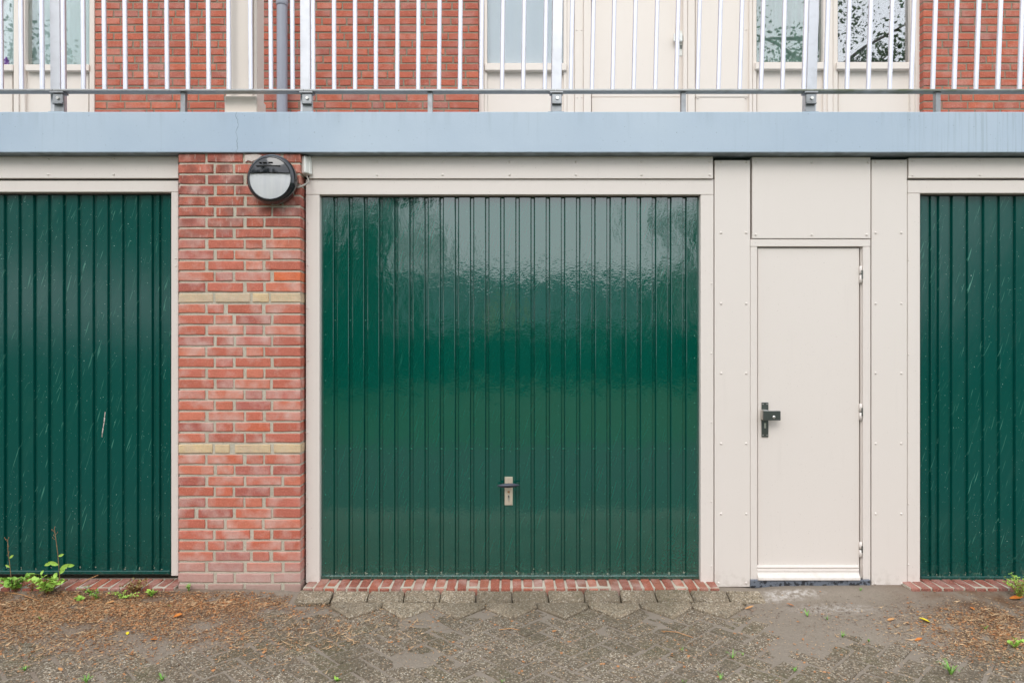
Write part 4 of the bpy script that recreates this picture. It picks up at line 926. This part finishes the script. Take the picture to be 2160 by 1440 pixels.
for i, a in enumerate([('bright yellow fallen leaf right of the narrow door', 1961, 1318, .05, .034, 'leaf_yellow', .9), ('tan fallen leaf in front of the cream panel', 1572, 1281, .055, .016, 'leaf_tan', -1.3),
    ('rusty fallen leaf alone on the dirt at right', 1930, 1352, .042, .018, 'leaf_rust', -1.4), ('curled brown leaf before the narrow door', 1675, 1279, .04, .018, 'leaf_rust', 1.2),
    ('pale orange leaf under the weed at the right edge', 2130, 1262, .07, .035, 'leaf_rust', -1.8), ('small yellow leaf on the pavers below the left door', 268, 1342, .024, .016, 'leaf_yellow', .4),
    ('orange brown leaf standing against the brick sill', 1393, 1254, .05, .015, 'leaf_rust', .3), ('tan leaf on the pavers near the bottom left', 130, 1416, .03, .018, 'leaf_tan', 1.0),
    ('orange leaf at the edge of the left litter', 366, 1308, .045, .03, 'leaf_rust', -1.2), ('pale orange leaf left of the lone rusty leaf', 1872, 1314, .04, .02, 'leaf_tan', -1.5),
    ('rust coloured leaf on the litter at far right', 2055, 1293, .028, .02, 'leaf_rust', .2), ('small orange leaf beside the yellow litter at right', 2140, 1309, .03, .02, 'leaf_tan', 2.2),
    ('brown leaf beneath the left weeds', 222, 1276, .05, .022, 'leaf_tan', -1.3), ('rusty leaf at the bottom below the pier', 330, 1352, .03, .018, 'leaf_rust', 1.9)]): dead_leaf(*a, seed=i)
for i, (a, b, c_, d_) in enumerate(((160, 1244, 207, 1212), (10, 1252, 82, 1269), (455, 1268, 388, 1296), (1052, 1328, 1102, 1330), (560, 1322, 505, 1340), (1395, 1330, 1462, 1344))):
    x0_, y0_ = ground_at(a, b); x1_, y1_ = ground_at(c_, max(d_, 1246)); z0_ = gz(x0_, y0_)+.006; z1_ = gz(x1_, y1_)+.006
    if i == 0: y1_ = y0_+.03; x1_ = PX(c_, y1_); z1_ = PZ(d_, y1_)
    mid = Vector(((x0_+x1_)/2, (y0_+y1_)/2+.006, (z0_+z1_)/2+.008))
    tag(MB().tube([(x0_, y0_, z0_), mid, (x1_, y1_, z1_)], .0018, 5).build('dry_stalk', 'leaf_tan', None, True),
        ('long dry stalk leaning on the left sill', 'dry stalk lying among the leftmost weeds', 'dry stalk on the dirt in front of the pier', 'pale straw on the pavers below the handle', 'brown stalk on the pavers below the lamp', 'thin straw on the pavers right of centre')[i], 'stalk')
# litter
def litter(name, label, mat, n, centres, size, seed, thin=.35):
    rs = np.random.RandomState(seed); xs = []; ys = []
    for (cx, cy, sx, sy_, wt) in centres:
        k = int(n*wt); xs.append(cx+sx*rs.randn(k)); ys.append(cy+sy_*rs.randn(k))
    x = np.concatenate(xs); y = np.concatenate(ys)
    keep = (y < -.135) & (y > -1.6) & (fbm(x, y, 9, 21) > .20+.34*rs.rand(len(x))) & ~((x > XL-.03) & (x < XR+.02) & (y > -.24)); x = x[keep]; y = y[keep]; k = len(x)
    z = np.maximum(dirt_h(x, y), PTOP*1.0)+.0015; L = size*(.4+rs.rand(k)**2*1.4); w = L*(thin*.5+rs.rand(k)*thin); a = rs.rand(k)*6.283
    tx = rs.randn(k)*.25; ty = rs.randn(k)*.35; V = np.zeros((k, 4, 3))
    for i, (u, v) in enumerate(((-.5, -.3), (.1, -.5), (.5, .1), (-.1, .5))):
        lx = u*L; ly = v*w; V[:, i, 0] = x+lx*np.cos(a)-ly*np.sin(a); V[:, i, 1] = y+lx*np.sin(a)+ly*np.cos(a); V[:, i, 2] = z+np.abs(lx*tx)+ly*ty+.0012
    me = bpy.data.meshes.new(name); me.vertices.add(k*4); me.vertices.foreach_set('co', V.ravel()); me.loops.add(k*4); me.loops.foreach_set('vertex_index', np.arange(k*4))
    me.polygons.add(k); me.polygons.foreach_set('loop_start', np.arange(0, k*4, 4)); me.polygons.foreach_set('loop_total', np.full(k, 4)); me.materials.append(M[mat]); me.update(); me.validate()
    tag(link(name, me), label, 'litter', kind='stuff')
lc = [(-2.45, -.33, .42, .13, .32), (-1.75, -.28, .5, .09, .22), (-1.6, -.55, .5, .16, .12), (2.55, -.55, .25, .13, .2), (2.35, -.75, .2, .12, .07), (-2.1, -.2, .5, .04, .07), (-2.3, -.45, .55, .25, .5)]
sc_ = lc+[(-.5, -.7, 1.6, .3, .10), (1.2, -.7, .8, .3, .06)]
litter('leaf_litter', 'brown crumbled leaf litter along the foot of the wall', 'lit1', 46000, lc, .0075, 1)
litter('leaf_litter', 'pale tan chaff scattered over the pavement', 'lit2', 40000, sc_, .009, 2, .25)
litter('leaf_litter', 'dark brown twigs and scraps along the wall', 'lit3', 20000, lc+[(1.9, -.4, .5, .12, .12)], .011, 3, .15)
litter('leaf_litter', 'orange leaf fragments in the litter at both sides', 'lit4', 9000, sc_, .012, 4, .5)
litter('straw', 'thin tan straw and needles in drifts on the pavers', 'lit2', 5200, [(-2.3, -.55, .5, .2, .4), (-.9, -.62, .35, .12, .12), (2.5, -.65, .3, .18, .3), (-1.6, -.25, .7, .05, .18)], .04, 8, .06)
# loose grit
rs = np.random.RandomState(5); m_ = MB()
for i in range(2600):
    x = rs.uniform(-3, 3); y = -rs.uniform(.16, 1.4)
    if XL < x < XR and y > -.5: continue
    r_ = rs.uniform(.0012, .0035); z = max(gz(x, y), PTOP)+r_*.3 if i < 900 else -.011
    m_.add([(x-r_, y, z), (x, y-r_, z), (x+r_, y, z), (x, y+r_, z), (x, y, z+r_)], [(0,1,4),(1,2,4),(2,3,4),(3,0,4)])
tag(m_.build('grit', 'paver_light'), 'loose pale grit lying on the pavers', 'grit', kind='stuff')

# ================================================================== WHAT THE PAINT AND GLASS REFLECT, BEHIND THE CAMERA
def tree(label, x, y, h, cr, mat, seed, n=2600, base=.35, ls=.15, cf=1.0):
    r = random.Random(seed); t_ = thing('tree', label, 'tree', (x, y, 0), 'trees across the lawn')
    tb = MB(); tb.tube([(x, y, -.05), (x+.1, y, h*.35), (x-.1, y+.1, h*.7), (x, y, h*.9)], [.22, .16, .09, .03], 8); ends = []
    for i in range(14):
        z0_ = h*r.uniform(base*.8, .8); a = r.uniform(0, 6.28); L_ = cr*r.uniform(.6, 1)*(1.1-z0_/h*.5); e = Vector((x+math.cos(a)*L_, y+math.sin(a)*L_, z0_+L_*r.uniform(.2, .8)))
        tb.tube([(x, y, z0_), Vector((x, y, z0_)).lerp(e, .5)+Vector((0, 0, .15)), e], [.07, .045, .015], 5, caps=False); ends.append(e)
    tb.build('trunk', 'bark', t_, True)
    cl = [(e, cr*r.uniform(.28, .45)) for e in ends]+[(Vector((x+r.gauss(0, cr*.4), y+r.gauss(0, cr*.4), h*r.uniform(base, 1))), cr*r.uniform(.25, .42)) for _ in range(22)]
    rs = np.random.RandomState(seed); k = n*3; ci = rs.randint(0, len(cl), k); c = np.array([list(cl[i][0]) for i in ci]); rad = np.array([cl[i][1] for i in ci])
    d = rs.randn(k, 3); d /= np.linalg.norm(d, axis=1)[:, None]; P = c+d*cf*rad[:, None]*(rs.rand(k)**.4)[:, None]
    a1 = rs.randn(k, 3); a1 /= np.linalg.norm(a1, axis=1)[:, None]; b1 = np.cross(a1, rs.randn(k, 3)); b1 /= np.linalg.norm(b1, axis=1)[:, None]; s = ls*(.5+rs.rand(k))[:, None]
    V = np.stack([P-a1*s*.5, P+b1*s*.28, P+a1*s*.5, P-b1*s*.28], 1); me = bpy.data.meshes.new('crown'); me.vertices.add(k*4); me.vertices.foreach_set('co', V.ravel()); me.loops.add(k*4); me.loops.foreach_set('vertex_index', np.arange(k*4))
    me.polygons.add(k); me.polygons.foreach_set('loop_start', np.arange(0, k*4, 4)); me.polygons.foreach_set('loop_total', np.full(k, 4)); me.materials.append(M[mat]); me.update(); me.validate()
    link('crown', me, t_)
tree('leafy tree across the lawn, at the far left of the view behind', -14, -13, 10, 3.6, 'leaf2', 1, 7000)
tree('broad leafy tree across the lawn, left of the gap of open sky', -8.5, -13, 10, 3.4, 'leaf1', 2, 7500)
tree('slim tree across the lawn beside the gap of open sky', -3.9, -15, 9, 1.9, 'leaf2', 3, 5000, .2)
tree('low olive coloured tree across the lawn right of the open sky', 6.8, -19, 6.0, 2.2, 'leaf3', 4, 4500, .1)
tree('tall open tree at right whose branches show in the upper windows', 9.0, -13, 13.5, 4.2, 'leaf1', 5, 4000, .3, .11, .5)
tree('dense tree at the far right of the view behind', 14.5, -12, 9, 3.8, 'leaf1', 6, 7500, .15)
tree('round shrub like tree low behind the lawn on the left', -6, -17, 5, 2.6, 'leaf1', 7, 5000, .05)
hd_ = thing('hedge', 'long clipped hedge at the back of the lawn', 'hedge', (0, -20, 0))
rs = np.random.RandomState(9); k = 26000; P = np.stack([rs.uniform(-26, 26, k), -20+rs.uniform(-.6, .6, k), rs.uniform(0, 1.9, k)], 1); P[:, 2] *= .8+.3*fbm(P[:, 0], P[:, 1], .5, 4)
a1 = rs.randn(k, 3)*.14; b1 = rs.randn(k, 3)*.10; V = np.stack([P-a1, P+b1, P+a1, P-b1], 1); me = bpy.data.meshes.new('foliage'); me.vertices.add(k*4); me.vertices.foreach_set('co', V.ravel()); me.loops.add(k*4); me.loops.foreach_set('vertex_index', np.arange(k*4))
me.polygons.add(k); me.polygons.foreach_set('loop_start', np.arange(0, k*4, 4)); me.polygons.foreach_set('loop_total', np.full(k, 4)); me.materials.append(M['leaf1']); me.update(); me.validate(); link('foliage', me, hd_)
hs = thing('house', 'low blue grey house with a flat roof beyond the hedge', 'house', (1, -30, 0))
MB().box(-9, 8, -36, -30, -.05, 4.4, .02).build('wall', 'house', hs); MB().box(-9.3, 8.3, -36.3, -29.7, 4.402, 4.75, .02).build('roof', 'roof', hs)
for x_ in (-6.5, -3, 3.4, 6):
    w_ = MB().box(x_, x_+1.5, -30.03, -29.99, 2.2, 3.6, .01).build('window', 'cream2', hs); MB().box(x_+.1, x_+1.4, -29.985, -29.97, 2.3, 3.5, 0).build('pane', 'room', w_)
MB().box(-1.2, .1, -29.98, -29.9, 1.8, 3.5, .02).build('shutter', 'house_pale', hs)
